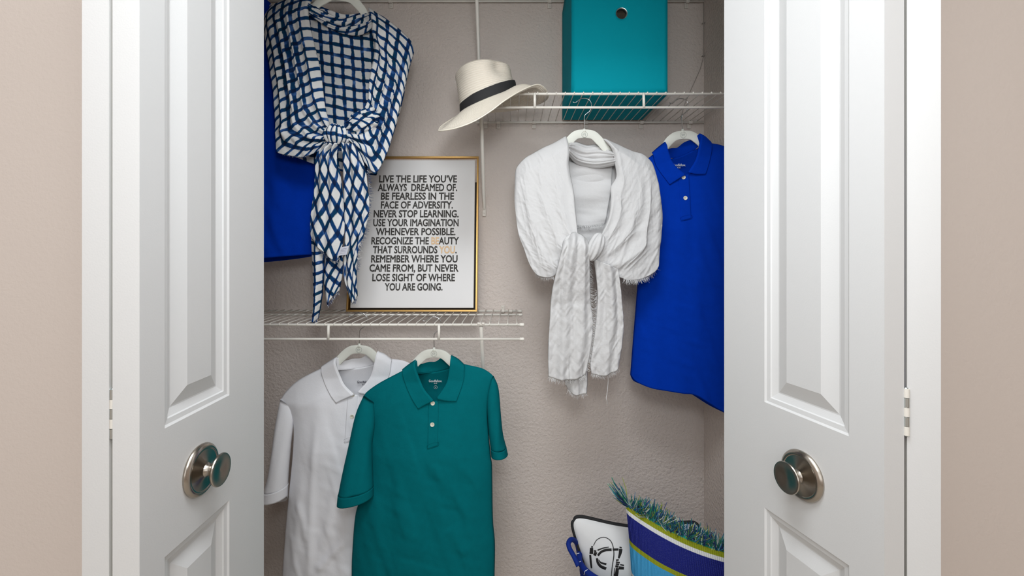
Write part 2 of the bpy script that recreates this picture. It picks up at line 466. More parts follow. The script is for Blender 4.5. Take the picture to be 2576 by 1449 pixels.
# jamb lining and casing around the opening
struct('trim_1', [((OL - 0.02, YW - 0.004, 0), (OL, YI, 2.08))], M['casing'])
struct('trim_2', [((OR_, YW - 0.004, 0), (OR_ + 0.02, YI, 2.08))], M['casing'])
struct('trim_3', [((OL, YW - 0.004, 2.06), (OR_, YI, 2.08))], M['casing'])
struct('trim_4', [((OL - 0.075, YW - 0.014, 0), (OL - 0.012, YW, 2.13)), ((OR_ + 0.012, YW - 0.014, 0), (OR_ + 0.075, YW, 2.13)), ((OL - 0.075, YW - 0.0141, 2.07), (OR_ + 0.075, YW, 2.1301))], M['casing'])

# ------------------------------------------------------------------ bifold doors
PROF = [(0.0, 0.0), (0.003, 0.0025), (0.010, 0.0035), (0.0115, 0.0055), (0.0215, 0.0095), (0.0235, 0.0095), (0.047, 0.0010)]
def leaf(name, A, u, n, w, z0, z1, panels, s0, s1, parent, thick=0.035):
    """door leaf: A = bottom apex-side corner of the front face, u along the width, n out of the front face"""
    A = Vector(A); u = Vector(u).normalized(); n = Vector(n).normalized(); Z = Vector((0, 0, 1))
    def pt(s, z, d=0.0): return A + u * s + Z * (z - A.z) - n * d
    mb = MB()
    def quad(a, b, c, d): mb.add([a, b, c, d], [(0, 1, 2, 3)])
    zs = [z0] + [z for p in panels for z in p] + [z1]
    for (a, b) in [(zs[i], zs[i + 1]) for i in range(0, len(zs), 2)]:
        quad(pt(0, a), pt(w, a), pt(w, b), pt(0, b))
    for (a, b) in panels:
        quad(pt(0, a), pt(s0, a), pt(s0, b), pt(0, b)); quad(pt(s1, a), pt(w, a), pt(w, b), pt(s1, b))
    quad(pt(0, z0), pt(0, z1), pt(0, z1, thick), pt(0, z0, thick))
    quad(pt(w, z0), pt(w, z0, thick), pt(w, z1, thick), pt(w, z1))
    quad(pt(0, z0), pt(0, z0, thick), pt(w, z0, thick), pt(w, z0)); quad(pt(0, z1), pt(w, z1), pt(w, z1, thick), pt(0, z1, thick))
    quad(pt(0, z0, thick), pt(0, z1, thick), pt(w, z1, thick), pt(w, z0, thick))
    o = mb.build(name, M['door'], parent, smooth=False)
    for (a, b) in panels:
        pm = MB(); rings = []
        for off, dep in PROF:
            rings.append([pt(s0 + off, a + off, dep), pt(s1 - off, a + off, dep), pt(s1 - off, b - off, dep), pt(s0 + off, b - off, dep)])
        v = [p for r in rings for p in r]; f = []
        for i in range(len(rings) - 1):
            for k in range(4):
                k2 = (k + 1) % 4; f.append((i * 4 + k, i * 4 + k2, i * 4 + 4 + k2, i * 4 + 4 + k))
        f.append(tuple((len(rings) - 1) * 4 + k for k in range(4)))
        pm.add(v, f); pm.build('raised_panel', M['door'], o, smooth=False)
    return o, pt
def basis(origin, axis):
    z = Vector(axis).normalized(); x = Vector((0, 0, 1)).cross(z).normalized(); y = z.cross(x)
    m = Matrix((x, y, z)).transposed().to_4x4(); m.translation = origin; return m
def knob(origin, n, parent):
    m = basis(origin, n)
    k = MB(); k.lathe([(0.0005, 0.0312), (0.0120, 0.0326), (0.0220, 0.0342), (0.0240, 0.0340), (0.0248, 0.0325), (0.0240, 0.0305), (0.0190, 0.0282), (0.0100, 0.0268), (0.0005, 0.0262)], m, 48)
    ko = sharp(k.build('knob', M['nickel'], parent), 30)
    r = MB(); r.lathe([(0.0385, 0.0), (0.0395, 0.003), (0.0385, 0.0055), (0.0345, 0.0085), (0.0315, 0.0085), (0.0305, 0.0078), (0.014, 0.0100), (0.0095, 0.0125), (0.0005, 0.0125)], m, 48)
    sharp(r.build('rosette', M['nickel'], ko), 40)
    s = MB(); s.lathe([(0.0120, 0.010), (0.0090, 0.014), (0.0080, 0.020), (0.0095, 0.0272)], m, 24)
    sharp(s.build('neck', M['nickel'], ko), 50)
def hinge(x, y, zc, parent, first_zinc):
    h = MB(); h.tube([(x, y + 0.001, zc - 0.033), (x, y + 0.001, zc + 0.033)], 0.0026, 10)
    ho = h.build('hinge', M['zinc'], parent)
    for i in range(5):
        a = zc - 0.032 + i * 0.0128
        k = MB(); k.tube([(x, y, a + 0.0004), (x, y, a + 0.0124)], 0.0034, 12)
        sharp(k.build('knuckle', M['zinc'] if (i % 2 == 0) == first_zinc else M['wire'], ho), 50)
ZD0, ZD1 = 0.015, 2.055
# left pair: both leaves stand square to the wall
dl = thing('door_1', (-0.52, 0.76, 0), 'left white bifold door folded open, brushed nickel knob on its lead leaf', 'door', None, 'structure')
xf = -0.4815; ya = 0.609
_, ptl = leaf('door_leaf', (xf, ya, ZD0), (0, 1, 0), (1, 0, 0), 0.305, ZD0, ZD1, [(0.16, 0.8635), (1.042, 1.93)], 0.044, 0.1935, dl)
leaf('door_leaf', (xf - 0.0745, ya, ZD0), (0, 1, 0), (-1, 0, 0), 0.305, ZD0, ZD1, [(0.16, 0.8635), (1.042, 1.93)], 0.044, 0.1935, dl)
knob(ptl(0.117, 0.951), (1, 0, 0), dl)
hinge(xf - 0.0373, ya + 0.003, 1.077, dl, True)
g = MB(); g.box((xf - 0.0395, ya + 0.008, ZD0), (xf - 0.035, ya + 0.012, ZD1)); g.build('edge_gap', M['gap'], dl, smooth=False)
# right pair: leaves stand in a narrow V
th = R(14.5)
dr = thing('door_2', (0.53, 0.78, 0), 'right white bifold door folded open, brushed nickel knob on its lead leaf', 'door', None, 'structure')
uA = Vector((-math.sin(th), math.cos(th), 0)); nA = Vector((-math.cos(th), -math.sin(th), 0))
PA = Vector((0.498, 0.63, ZD0))
_, ptr = leaf('door_leaf', PA, uA, nA, 0.312, ZD0, ZD1, [(0.14, 0.835), (1.021, 1.93)], 0.05, 0.2086, dr)
# hinge line, just behind leaf A's apex edge
HB = PA - nA * 0.0375
thB = R(17)
uB = Vector((math.sin(thB), math.cos(thB), 0)); nB = Vector((math.cos(thB), -math.sin(thB), 0))
leaf('door_leaf', HB + nB * 0.0392 - Vector((0, 0, 0)), uB, nB, 0.305, ZD0, ZD1, [(0.14, 0.835), (1.021, 1.93)], 0.05, 0.2086, dr, thick=0.0375)
knob(ptr(0.128, 0.929), nA, dr)
hinge(HB.x + 0.0005, HB.y - 0.001, 1.07, dr, False)
g = MB(); g.box((HB.x - 0.002, HB.y + 0.007, ZD0), (HB.x + 0.002, HB.y + 0.011, ZD1)); g.build('edge_gap', M['gap'], dr, smooth=False)

# thin cable stapled into the closet corner
cb = MB()
cb.tube([P(1769, -20, 1.612), P(1770, 60, 1.612), P(1770, 140, 1.612), P(1762, 172, 1.614), P(1737, 228, 1.615), P(1722, 262, 1.615), P(1712, 300, 1.615)], 0.0011, 6)
for y in (58, 140):
    p = P(1770, y, 1.612); cb.box((p.x - 0.004, 1.609, p.z - 0.001), (p.x + 0.004, 1.6195, p.z + 0.001))
tag(cb.build('wall_cable', M['cable']), 'thin painted cable stapled along the back corner of the closet', 'cable')

# ================================================================== WIRE SHELVES
YF, YR, YM = 1.31, 1.602, 1.512
def wire_shelf(zr, x0, x1, phase, struts, braces, clips, caps, label, middle=True):
    t = thing('wire_shelf', ((x0 + x1) / 2, YR, zr), label, 'shelf', 'white wire closet shelves')
    def rod(name, pts, r, parent=t, seg=10):
        m = MB(); m.tube(pts, r, seg); return m.build(name, M['wire'], parent)
    zl = zr - 0.0390; yl = YF - 0.004
    fr = rod('front_rail', [(x0, YF, zr), (x1, YF, zr)], 0.0036)
    hr = rod('hang_rail', [(x0, yl, zl), (x1, yl, zl)], 0.0034)
    br = rod('back_rail', [(x0, YR, zr), (x1, YR, zr)], 0.0034)
    mr = rod('middle_rail', [(x0, YM, zr), (x1, YM, zr)], 0.0030) if middle else None
    for e in caps:
        for (r, y, z, rad) in ((fr, YF, zr, .0036), (hr, yl, zl, .0034), (br, YR, zr, .0034), (mr, YM, zr, .003)):
            if r is None: continue
            xx = x1 if e > 0 else x0
            c = MB(); c.tube([(xx - e * 0.009, y, z), (xx - e * 0.0085, y, z), (xx + e * 0.0025, y, z), (xx + e * 0.004, y, z)], [rad * 1.05, rad * 1.35, rad * 1.35, rad * 0.8], 10)
            c.build('end_cap', M['wire'], r)
    # deck wires, all sharing one mesh, each bending down over the front rail
    wm = MB(); wm.tube([(0, YF - 0.0042, zr - 0.001), (0, YF - 0.0030, zr + 0.0040), (0, YF + 0.004, zr + 0.0052), (0, YR + 0.002, zr + 0.0050)], 0.0014, 6)
    w0 = None
    k0 = math.ceil((x0 + 0.006 - phase) / 0.0254); k1 = math.floor((x1 - 0.006 - phase) / 0.0254)
    for k in range(k0, k1 + 1):
        if w0 is None:
            w0 = wm.build('deck_wire', M['wire'], t); o = w0
        else:
            o = w0.copy(); col.objects.link(o)
        o.location.x = phase + k * 0.0254
    for x in struts:
        s = MB(); s.tube([(x, YF - 0.0045, zr + 0.001), (x, YF - 0.007, zl - 0.0005)], 0.0038, 10); s.build('lip_strut', M['wire'], t)
    for x in braces:
        b = MB(); p0 = Vector((x, YF + 0.004, zr - 0.006)); p1 = Vector((x - 0.008, YB - 0.006, zr - 0.285))
        b.tube([p0, p1, p1 + Vector((0, 0.002, -0.012))], 0.0056, 10)
        bo = b.build('brace', M['wire'], t)
        c = MB()
        for dx in (-0.006, 0.006): c.tube([(x + dx - 0.004, YF - 0.001, zr + 0.003), (x + dx + 0.004, YF - 0.001, zr + 0.003)], 0.0042, 8)
        c.build('brace_clip', M['plastic'], bo)
        c = MB(); c.box((p1.x - 0.006, YB - 0.008, p1.z - 0.034), (p1.x + 0.006, YB - 0.0005, p1.z - 0.006)); c.tube([(p1.x, YB - 0.010, p1.z - 0.024), (p1.x, YB - 0.006, p1.z - 0.024)], 0.0028, 8)
        bevel(c.build('brace_foot', M['plastic'], bo, smooth=False), 0.0015)
    for (x, up) in clips:
        c = MB(); s = 1 if up else -1
        c.box((x - 0.0065, YB - 0.007, min(zr - s * 0.004, zr + s * 0.018)), (x + 0.0065, YB - 0.0005, max(zr - s * 0.004, zr + s * 0.018)))
        c.tube([(x - 0.006, YR, zr), (x + 0.006, YR, zr)], 0.0056, 10)
        c.tube([(x, YB - 0.0095, zr + s * 0.012), (x, YB - 0.006, zr + s * 0.012)], 0.0026, 8)
        bevel(c.build('wall_clip', M['plastic'], t, smooth=False), 0.001)
    return t
ZL, ZU, ZT = 1.081, 1.723, 2.135
xw = lambda px, Y: (px - CX) * Y / F
wire_shelf(ZL, -1.10, 0.030, xw(1300.4, YF), [xw(828, YF), xw(1105, YF), xw(551, YF)], [xw(1210, YF)], [(xw(1265, YB), True), (xw(1284, YB), False), (xw(775, YB), False), (xw(1124, YB), False)], (1,),
           'white wire shelf carrying the framed quote sign, polo shirts hung below')
wire_shelf(ZU, -0.120, 0.652, xw(1421.8, YF), [xw(1345, YF), xw(1618, YF)], [xw(1209, YF)], [(xw(1222, YB), False), (xw(1254, YB), False), (xw(1343, YB), False), (xw(1473, YB), False), (xw(1611, YB), False), (xw(1732, YB), False)], (-1,),
           'white wire shelf under the straw hat and turquoise storage bin', middle=False)
wire_shelf(ZT, -1.10, 0.652, 0.0, [-0.9, -0.6, -0.3, 0, 0.3, 0.6], [xw(1195, YF)], [(xw(985, YB), False), (xw(1382, YB), False), (xw(1725, YB), False)], (),
           'topmost white wire shelf, its rear rail running along the upper edge of the picture')

# ================================================================== FRAMED SIGN
def sign():
    yb, yt = 1.535, 1.608
    zb = ZL + 0.0068; zt = CZ - (393 - HY) * yt / F
    xl = xw(870, yb); xr = xw(1200, yb)
    h = math.hypot(zt - zb, yt - yb); w = xr - xl; cxm = (xl + xr) / 2
    lean = math.atan2(yt - yb, zt - zb)
    mtx = Matrix.Translation((cxm, yb, zb)) @ Matrix.Rotation(-lean, 4, 'X')   # local x right, y back, z up
    t = thing('framed_sign', (cxm, yb, zb), 'gold framed white quote sign with black lettering leaning on the wall', 'sign')
    ft, fd = 0.0058, 0.030
    bars = [((-w / 2, 0, 0), (w / 2, fd, ft)), ((-w / 2, 0, h - ft), (w / 2, fd, h)), ((-w / 2, 0, ft), (-w / 2 + ft, fd, h - ft)), ((w / 2 - ft, 0, ft), (w / 2, fd, h - ft))]
    for a, b in bars:
        m = MB(); m.box(a, b); m.v = [mtx @ Vector(v) for v in m.v]; bevel(m.build('frame_bar', M['gold'], t, smooth=False), 0.0008)
    m = MB(); m.box((-w / 2 + ft, fd - 0.006, ft), (w / 2 - ft, fd - 0.001, h - ft)); m.v = [mtx @ Vector(v) for v in m.v]
    m.build('backing_board', M['dark'], t, smooth=False)
    gp = 0.0062
    m = MB(); m.box((-w / 2 + ft + gp, 0.004, ft + gp), (w / 2 - ft - gp, fd - 0.007, h - ft - gp)); m.v = [mtx @ Vector(v) for v in m.v]
    cv = bevel(m.build('canvas', M['canvas'], t, smooth=False), 0.0015)
    lines = [("LIVE THE LIFE YOU\u2019VE", 320, 997, 268), ("ALWAYS  DREAMED OF.", 308, 1000, 343), ("BE FEARLESS IN THE", 335, 972, 418), ("FACE OF ADVERSITY.", 335, 962, 495),
             ("NEVER STOP LEARNING.", 272, 1012, 572), ("USE YOUR IMAGINATION", 268, 1012, 649), ("WHENEVER POSSIBLE.", 290, 985, 727), ("RECOGNIZE THE BEAUTY", 252, 1015, 807),
             ("THAT SURROUNDS YOU.", 265, 995, 885), ("REMEMBER WHERE YOU", 250, 1003, 964), ("CAME FROM, BUT NEVER", 235, 1012, 1044), ("LOSE SIGHT OF WHERE", 260, 980, 1127), ("YOU ARE GOING.", 367, 872, 1208)]
    k = 380 / 1311.0
    for s, a, b, base in lines:
        py = 380 + base * k
        # depth of the leaning canvas where this row meets it
        tt = (HY - py) / F
        Yd = (yb + (CZ - zb) * math.tan(lean)) / (1 - tt * math.tan(lean))
        zz = CZ + tt * Yd; hl = (zz - zb) / math.cos(lean)
        x0 = xw(860 + a * k, Yd) - cxm; x1 = xw(860 + b * k, Yd) - cxm
        mm = mtx @ Matrix.Translation(((x0 + x1) / 2, 0.0036, hl)) @ Matrix.Rotation(math.pi / 2, 4, 'X')
        alt = (14, 16) if 'BEAUTY' in s else ((15, 18) if 'SURROUNDS' in s else None)
        text_mesh('lettering', s, None, cv, width=x1 - x0, cap=64 * k * Yd / F, mtx=mm, bold=0.030, mats=[M['sign_ink'], M['sign_peach']], alt=alt)
sign()

# ================================================================== STORAGE BIN
def storage_bin():
    y0, y1 = 1.335, 1.592; x0, x1 = xw(1440, y0), xw(1678, y0); z0 = ZU + 0.0065; z1 = z0 + 0.40
    t = thing('storage_bin', ((x0 + x1) / 2, (y0 + y1) / 2, z0), 'tall turquoise fabric storage bin with a metal grommet on the upper wire shelf', 'storage bin')
    gc = P(1562, 37.5, y0); r = 0.0165; th = 0.004
    # front panel with a real round hole
    n = 48; nxs = []
    mb = MB(); ring = [(gc.x + r * math.cos(2 * math.pi * i / n), gc.z + r * math.sin(2 * math.pi * i / n)) for i in range(n)]
    def outp(i):
        a = 2 * math.pi * i / n; c, s = math.cos(a), math.sin(a); ts = []
        if c > 1e-9: ts.append((x1 - gc.x) / c)
        if c < -1e-9: ts.append((x0 - gc.x) / c)
        if s > 1e-9: ts.append((z1 - gc.z) / s)
        if s < -1e-9: ts.append((z0 - gc.z) / s)
        k = min(ts); return (gc.x + c * k, gc.z + s * k)
    # soft bulge and slumped corners
    def bulge(x, z):
        u = (x - x0) / (x1 - x0); v = (z - z0) / (z1 - z0)
        return -0.006 * math.sin(math.pi * min(max(u, 0), 1)) * math.sin(math.pi * min(max(v, 0), 1))
    NR = 14; v = []; f = []
    corner = {}
    for j in range(NR + 1):
        tt = (j / NR) ** 1.3
        for i in range(n):
            o = outp(i)
            # snap the ray nearest each corner onto it
            best = min(((abs(o[0] - cx) + abs(o[1] - cz), cx, cz) for cx in (x0, x1) for cz in (z0, z1)))
            if best[0] < 0.018 : o = (best[1], best[2])
            x = ring[i][0] * (1 - tt) + o[0] * tt; z = ring[i][1] * (1 - tt) + o[1] * tt
            v.append((x, y0 + bulge(x, z), z))
    for j in range(NR):
        for i in range(n):
            i2 = (i + 1) % n; f.append((j * n + i, j * n + i2, (j + 1) * n + i2, (j + 1) * n + i))
    solid(mesh('front_panel', v, f, M['bin'], t), th, -1)
    # side, back and bottom panels
    def panel(name, a, b, c, d, bul, m=M['bin'], N=10):
        a, b, c, d = map(Vector, (a, b, c, d)); vv = []
        nn = (b - a).cross(d - a).normalized()
        for i in range(N + 1):
            for j in range(N + 1):
                u, w = i / N, j / N
                p = a * (1 - u) * (1 - w) + b * u * (1 - w) + c * u * w + d * (1 - u) * w
                vv.append(p + nn * bul * math.sin(math.pi * u) * math.sin(math.pi * w))
        o = mesh(name, vv, gfaces(N, N), m, t); solid(o, 0.003, 0); return o
    xb0 = x0 - 0.001; zs = z0 + 0.36
    panel('side_panel', (x0, y0, z0), (x0, y1, z0), (x0, y1, zs), (x0, y0, z1), 0.004)
    panel('side_panel', (x1, y0, z0), (x1, y1, z0), (x1, y1, zs), (x1, y0, z1), -0.004)
    panel('back_panel', (x0, y1, z0), (x1, y1, z0), (x1, y1, zs), (x0, y1, zs), 0.002, M['liner'])
    panel('bottom_panel', (x0, y0, z0), (x1, y0, z0), (x1, y1, z0), (x0, y1, z0), 0.0)
    sm = MB(); sm.tube([(x0 + 0.004, y0 - 0.0015, z0 + 0.01), (x0 + 0.004, y0 - 0.0015, z1)], 0.0012, 6)
    sm.tube([(x0, y0 + 0.004, z0 + 0.012), (x0 - 0.0015, (y0 + y1) / 2, z0 + 0.012), (x0, y1, z0 + 0.012)], 0.0012, 6); sm.build('piping', M['bin'], t)
    gr = MB(); m = Matrix.Translation((gc.x, y0 - 0.006, gc.z)) @ Matrix.Rotation(math.pi / 2, 4, 'X')
    gr.lathe([(0.0142, -0.010), (0.0142, -0.002), (0.0150, 0.0010), (0.0172, 0.0024), (0.0192, 0.0018), (0.0204, 0.0002), (0.0202, -0.004)], m, 40, close_ends=False)
    solid(gr.build('grommet', M['zinc'], t), 0.0008, 0)
storage_bin()

# ================================================================== STRAW HAT
def hat():
    t = thing('straw_hat', (-0.045, 1.40, ZU), 'cream straw fedora with a black band tilted over the upper shelf end', 'hat')
    rim = [(-0.196, 1.262, 1.606), (-0.186, 1.222, 1.594), (-0.150, 1.195, 1.592), (-0.100, 1.193, 1.609), (-0.055, 1.205, 1.640), (-0.020, 1.225, 1.673), (0.024, 1.260, 1.711), (0.070, 1.298, 1.741),
           (0.096, 1.330, 1.738), (0.106, 1.372, 1.732), (0.096, 1.415, 1.731), (0.066, 1.455, 1.731), (0.015, 1.490, 1.731), (-0.050, 1.510, 1.731), (-0.110, 1.485, 1.722), (-0.158, 1.430, 1.695), (-0.186, 1.350, 1.652), (-0.197, 1.300, 1.625)]
    NA = 144
    r = np.array(rim + rim[:1]); rc = curve(np.vstack([r[-3:-1], r, r[1:3]]), 2000)
    # resample by angle around the centre
    c0 = np.array([-0.05, 1.352])
    a = np.unwrap(np.arctan2(rc[:, 1] - c0[1], rc[:, 0] - c0[0]))
    ang = np.linspace(0, 2 * math.pi, NA, endpoint=False)
    am = np.mod(a, 2 * math.pi); o = np.argsort(am)
    rim_p = np.stack([np.interp(ang, am[o], rc[o][:, k], period=2 * math.pi) for k in range(3)], axis=1)
    # crown rings: tilted base, nearly level top
    def ring(cx, cy, cz, rx, ry, sx, sy):
        x = rx * np.cos(ang); y = ry * np.sin(ang)
        return np.stack([cx + x, cy + y, cz + sx * x + sy * y], axis=1)
    base = ring(-0.068, 1.355, 1.714, 0.079, 0.092, 0.40, 0.20)
    band_top = ring(-0.070, 1.354, 1.742, 0.078, 0.091, 0.42, 0.20)
    prof = [(0, .080, .092, .40, .20), (.12, .0785, .091, .40, .20), (.30, .0780, .089, .34, .17), (.50, .0785, .087, .26, .12), (.70, .0795, .085, .17, .07), (.86, .0800, .083, .15, .03), (.95, .0775, .080, .15, .01), (1.0, .0715, .073, .15, .0), (1.01, .062, .062, .15, .0), (0.985, .045, .044, .13, .0), (0.94, .024, .024, .08, .0), (0.92, .008, .009, .06, .0)]
    H = 0.091; rows = []
    for i in range(len(prof) - 1):
        for s in np.linspace(0, 1, 5, endpoint=False):
            p = [prof[i][k] * (1 - s) + prof[i + 1][k] * s for k in range(5)]; rows.append(p)
    rows.append(list(prof[-1]))
    crown = []
    for (tv, rx, ry, sx, sy) in rows:
        g = ring(-0.068 - 0.018 * tv, 1.355 - 0.008 * tv, 1.714 + H * tv, rx, ry, sx, sy)
        # pinched dents front-right and front-left, crease along the top
        for (a0, amp) in ((R(-48), 0.020), (R(-150), 0.006)):
            da = np.angle(np.exp(1j * (ang - a0)))
            k = amp * np.exp(-(da / 0.42) ** 2) * math.exp(-((tv - 0.80) / 0.26) ** 2)
            g[:, 0] -= k * np.cos(ang); g[:, 1] -= k * np.sin(ang)
        crown.append(g)
    v = np.vstack(crown); nr = len(crown)
    f = [(i * NA + k, i * NA + (k + 1) % NA, (i + 1) * NA + (k + 1) % NA, (i + 1) * NA + k) for i in range(nr - 1) for k in range(NA)]
    f.append(tuple((nr - 1) * NA + k for k in range(NA)))
    acc = np.concatenate([[0], np.cumsum([np.linalg.norm(crown[i + 1] - crown[i], axis=1).mean() for i in range(nr - 1)])])
    uv = np.stack([np.tile(ang * 3, nr), np.repeat(acc * 68, NA)], axis=1)
    mesh('crown', v, f, M['straw'], t, uv=uv)
    # brim
    NB = 26; rows = []; uvs = []
    for j in range(NB + 1):
        s = j / NB
        p = base * (1 - s) + rim_p * s
        p[:, 2] -= 0.010 * math.sin(math.pi * s) * (0.6 + 0.4 * np.cos(ang - 0.5))
        p[:, 2] += 0.004 * max(0, s - 0.85) / 0.15
        p[:, 2] += 0.020 * math.sin(math.pi * min(1, s * 1.15)) ** .8 * np.exp(-(np.angle(np.exp(1j * (ang + 0.55))) / 0.55) ** 2) if s < .87 else 0
        rows.append(p); uvs.append(np.stack([ang * 3, np.full(NA, s * 8)], axis=1))
    v = np.vstack(rows); f = [(i * NA + k, (i + 1) * NA + k, (i + 1) * NA + (k + 1) % NA, i * NA + (k + 1) % NA) for i in range(NB) for k in range(NA)]
    br = solid(mesh('brim', v, f, M['straw'], t, uv=np.vstack(uvs)), 0.0022, 0)
    e = MB(); e.tube([tuple(p) for p in rows[-1][::2]], 0.0017, 6, closed=True); e.build('brim_edge', M['straw_plain'], br)
    # band
    rows = []
    for s, g in ((0, 1.012), (0.2, 1.03), (0.8, 1.03), (1, 1.012)):
        p = base * (1 - s) + band_top * s; c = p.mean(axis=0); q = c + (p - c) * np.array([g, g, 1.0]); rows.append(q)
    v = np.vstack(rows); f = [(i * NA + k, i * NA + (k + 1) % NA, (i + 1) * NA + (k + 1) % NA, (i + 1) * NA + k) for i in range(3) for k in range(NA)]
    mesh('band', v, f, M['black'], t)
hat()

# ================================================================== HANGERS
def hanger(hx, hy, Y0, label, group, tilt=0.0, arm=None, hook_flip=False):
    """hx, hy: image position of the hub where the hook enters; Y0: depth of the hanging plane"""
    k = Y0 / F; ca, sa = math.cos(tilt), math.sin(tilt)
    def q(x, y, d=0.0):
        X, Yy = x * ca - y * sa, x * sa + y * ca
        return plane_pts(np.array(hx + X), np.array(hy + Yy), d, Y0)
    t = thing('clothes_hanger', tuple(q(0, 0)), label, 'hanger', group)
    A = arm or [(0, 12), (-22, 16), (-41, 32), (-62, 56), (-95, 86), (-136, 114)]
    Lp = curve(A[::-1], 40); Rp = Lp[::-1] * np.array([-1, 1]); cl = np.vstack([Lp, Rp[1:]])
    n = len(cl); tan = np.gradient(cl, axis=0); tan /= np.linalg.norm(tan, axis=1)[:, None]; nor = np.stack([-tan[:, 1], tan[:, 0]], axis=1)
    dist = np.abs(np.linspace(-1, 1, n)); hw = np.interp(dist, [0, .25, .5, 1], [10.5, 10.5, 8.5, 7.0])
    v = []; f = []
    for i in range(n):
        for (s, dd) in ((-1, .0018), (-.8, .0034), (.8, .0034), (1, .0018), (1, -.0018), (.8, -.0034), (-.8, -.0034), (-1, -.0018)):
            p = cl[i] + nor[i] * hw[i] * s; v.append(q(p[0], p[1], dd))
    for i in range(n - 1):
        for j in range(8):
            j2 = (j + 1) % 8; f.append((i * 8 + j, i * 8 + j2, i * 8 + 8 + j2, i * 8 + 8 + j))
    f.append(tuple(range(8))); f.append(tuple((n - 1) * 8 + j for j in range(8)))
    b = sharp(mesh('hanger_body', v, f, M['hanger'], t), 50)
    nub = MB(); nub.tube([q(0, -2), q(0, 3), q(0, 7)], [0.0032, 0.0042, 0.006], 12); nub.build('hook_collar', M['hanger'], b)
    fx = -1 if hook_flip else 1
    pts = [(0, 2), (0, -30), (3, -38), (12, -45), (17, -54), (18, -64), (14, -73), (6, -78), (-3, -79), (-12, -76), (-19, -70), (-24, -68), (-29, -70)]
    pc = curve([(x * fx, y) for x, y in pts], 60)
    h = MB(); h.tube([q(p[0], p[1], 0.0) for p in pc], 0.00135, 8); h.build('hook', M['chrome'], t)
    # round emblem with the word printed inside
    e = MB(); R0 = 7.4
    e.tube([q(R0 * math.cos(a), 13 + R0 * math.sin(a), 0.0035) for a in np.linspace(0, 2 * math.pi, 36, endpoint=False)], 0.0004, 5, closed=True)
    e.build('emblem_ring', M['hanger_print'], b)
    o = q(0, 15, 0.0037)
    text_mesh('emblem_word', 'joy', M['hanger_print'], b, width=9 * k, cap=8 * k, mtx=Matrix.Translation(Vector(o)) @ Matrix.Rotation(-tilt - 0.2, 4, 'Y') @ Matrix.Rotation(math.pi / 2, 4, 'X'), bold=0.0)
    return t

# ================================================================== POLO SHIRTS
z4 = lambda pts: [(840 + .4205 * x, 840 + .4205 * y) for x, y in pts]
BASE = dict(
    shL=z4([(180, 372), (200, 345), (280, 290), (430, 212)]), shR=z4([(775, 182), (880, 205), (930, 232), (955, 255)]),
    neckF=z4([(430, 212), (470, 300), (540, 365), (605, 384), (670, 350), (720, 270), (775, 182)]),
    neckB=z4([(430, 212), (520, 240), (600, 243), (690, 215), (775, 182)]),
    bodyL=z4([(180, 372), (205, 430), (216, 540), (208, 660), (190, 900), (152, 1005), (128, 1100), (112, 1300), (108, 1449), (112, 1690)]),
    bodyR=z4([(955, 255), (932, 330), (918, 450), (925, 600), (938, 740), (945, 800), (950, 1100), (962, 1250), (960, 1449), (955, 1690)]),
    hem=z4([(112, 1690), (400, 1700), (955, 1690)]),
    leafL=dict(top=z4([(415, 208), (450, 180), (492, 150)]), left=z4([(415, 208), (436, 285), (480, 365), (520, 423)]), right=z4([(492, 150), (508, 215), (548, 305), (612, 374)]), bot=z4([(520, 423), (565, 397), (612, 374)])),
    leafR=dict(top=z4([(706, 122), (745, 145), (782, 180)]), left=z4([(706, 122), (699, 190), (680, 280), (626, 362)]), right=z4([(782, 180), (778, 270), (740, 383)]), bot=z4([(626, 362), (680, 378), (740, 383)])),
    standT=z4([(492, 152), (515, 185), (560, 180), (600, 179), (640, 152), (690, 140), (706, 124)]),
    standB=z4([(500, 232), (530, 241), (600, 243), (650, 232), (692, 214), (712, 200), (720, 180)]),
    slvL=(z4([(186, 360), (142, 470), (106, 650), (76, 800), (55, 920)]), z4([(246, 402), (256, 520), (243, 640), (250, 800), (256, 882)])),
    cufL=(z4([(54, 918), (48, 978)]), z4([(257, 880), (258, 930)])),
    slvR=(z4([(940, 275), (918, 360), (915, 450), (925, 600), (936, 692)]), z4([(956, 252), (985, 330), (1000, 500), (1012, 610), (1031, 690)])),
    cufR=(z4([(935, 690), (939, 738)]), z4([(1032, 688), (1041, 730)])),
    pk=z4([(577, 385), (636, 385), (636, 628), (577, 648)]), buttons=z4([(603, 392), (603, 511)]), label=z4([(598, 300)])[0],
    slv_base=(0.012, 0.034), slvR_base=(0.0, -0.012))
def xform(K, src, dst):
    """fit an affine map taking reference landmarks to those of another shirt"""
    s = np.asarray(src, float); d = np.asarray(dst, float)
    A = np.hstack([s, np.ones((len(s), 1))]); m, *_ = np.linalg.lstsq(A, d, rcond=None)
    ap = lambda p: [tuple(np.array([x, y, 1.0]) @ m) for x, y in p]
    out = {}
    for k, v in K.items():
        if k.endswith('base'): out[k] = v
        elif isinstance(v, dict): out[k] = {a: ap(b) for a, b in v.items()}
        elif isinstance(v, tuple) and len(v) == 2 and isinstance(v[0], list): out[k] = (ap(v[0]), ap(v[1]))
        elif k == 'label': out[k] = ap([v])[0]
        else: out[k] = ap(v)
    return out
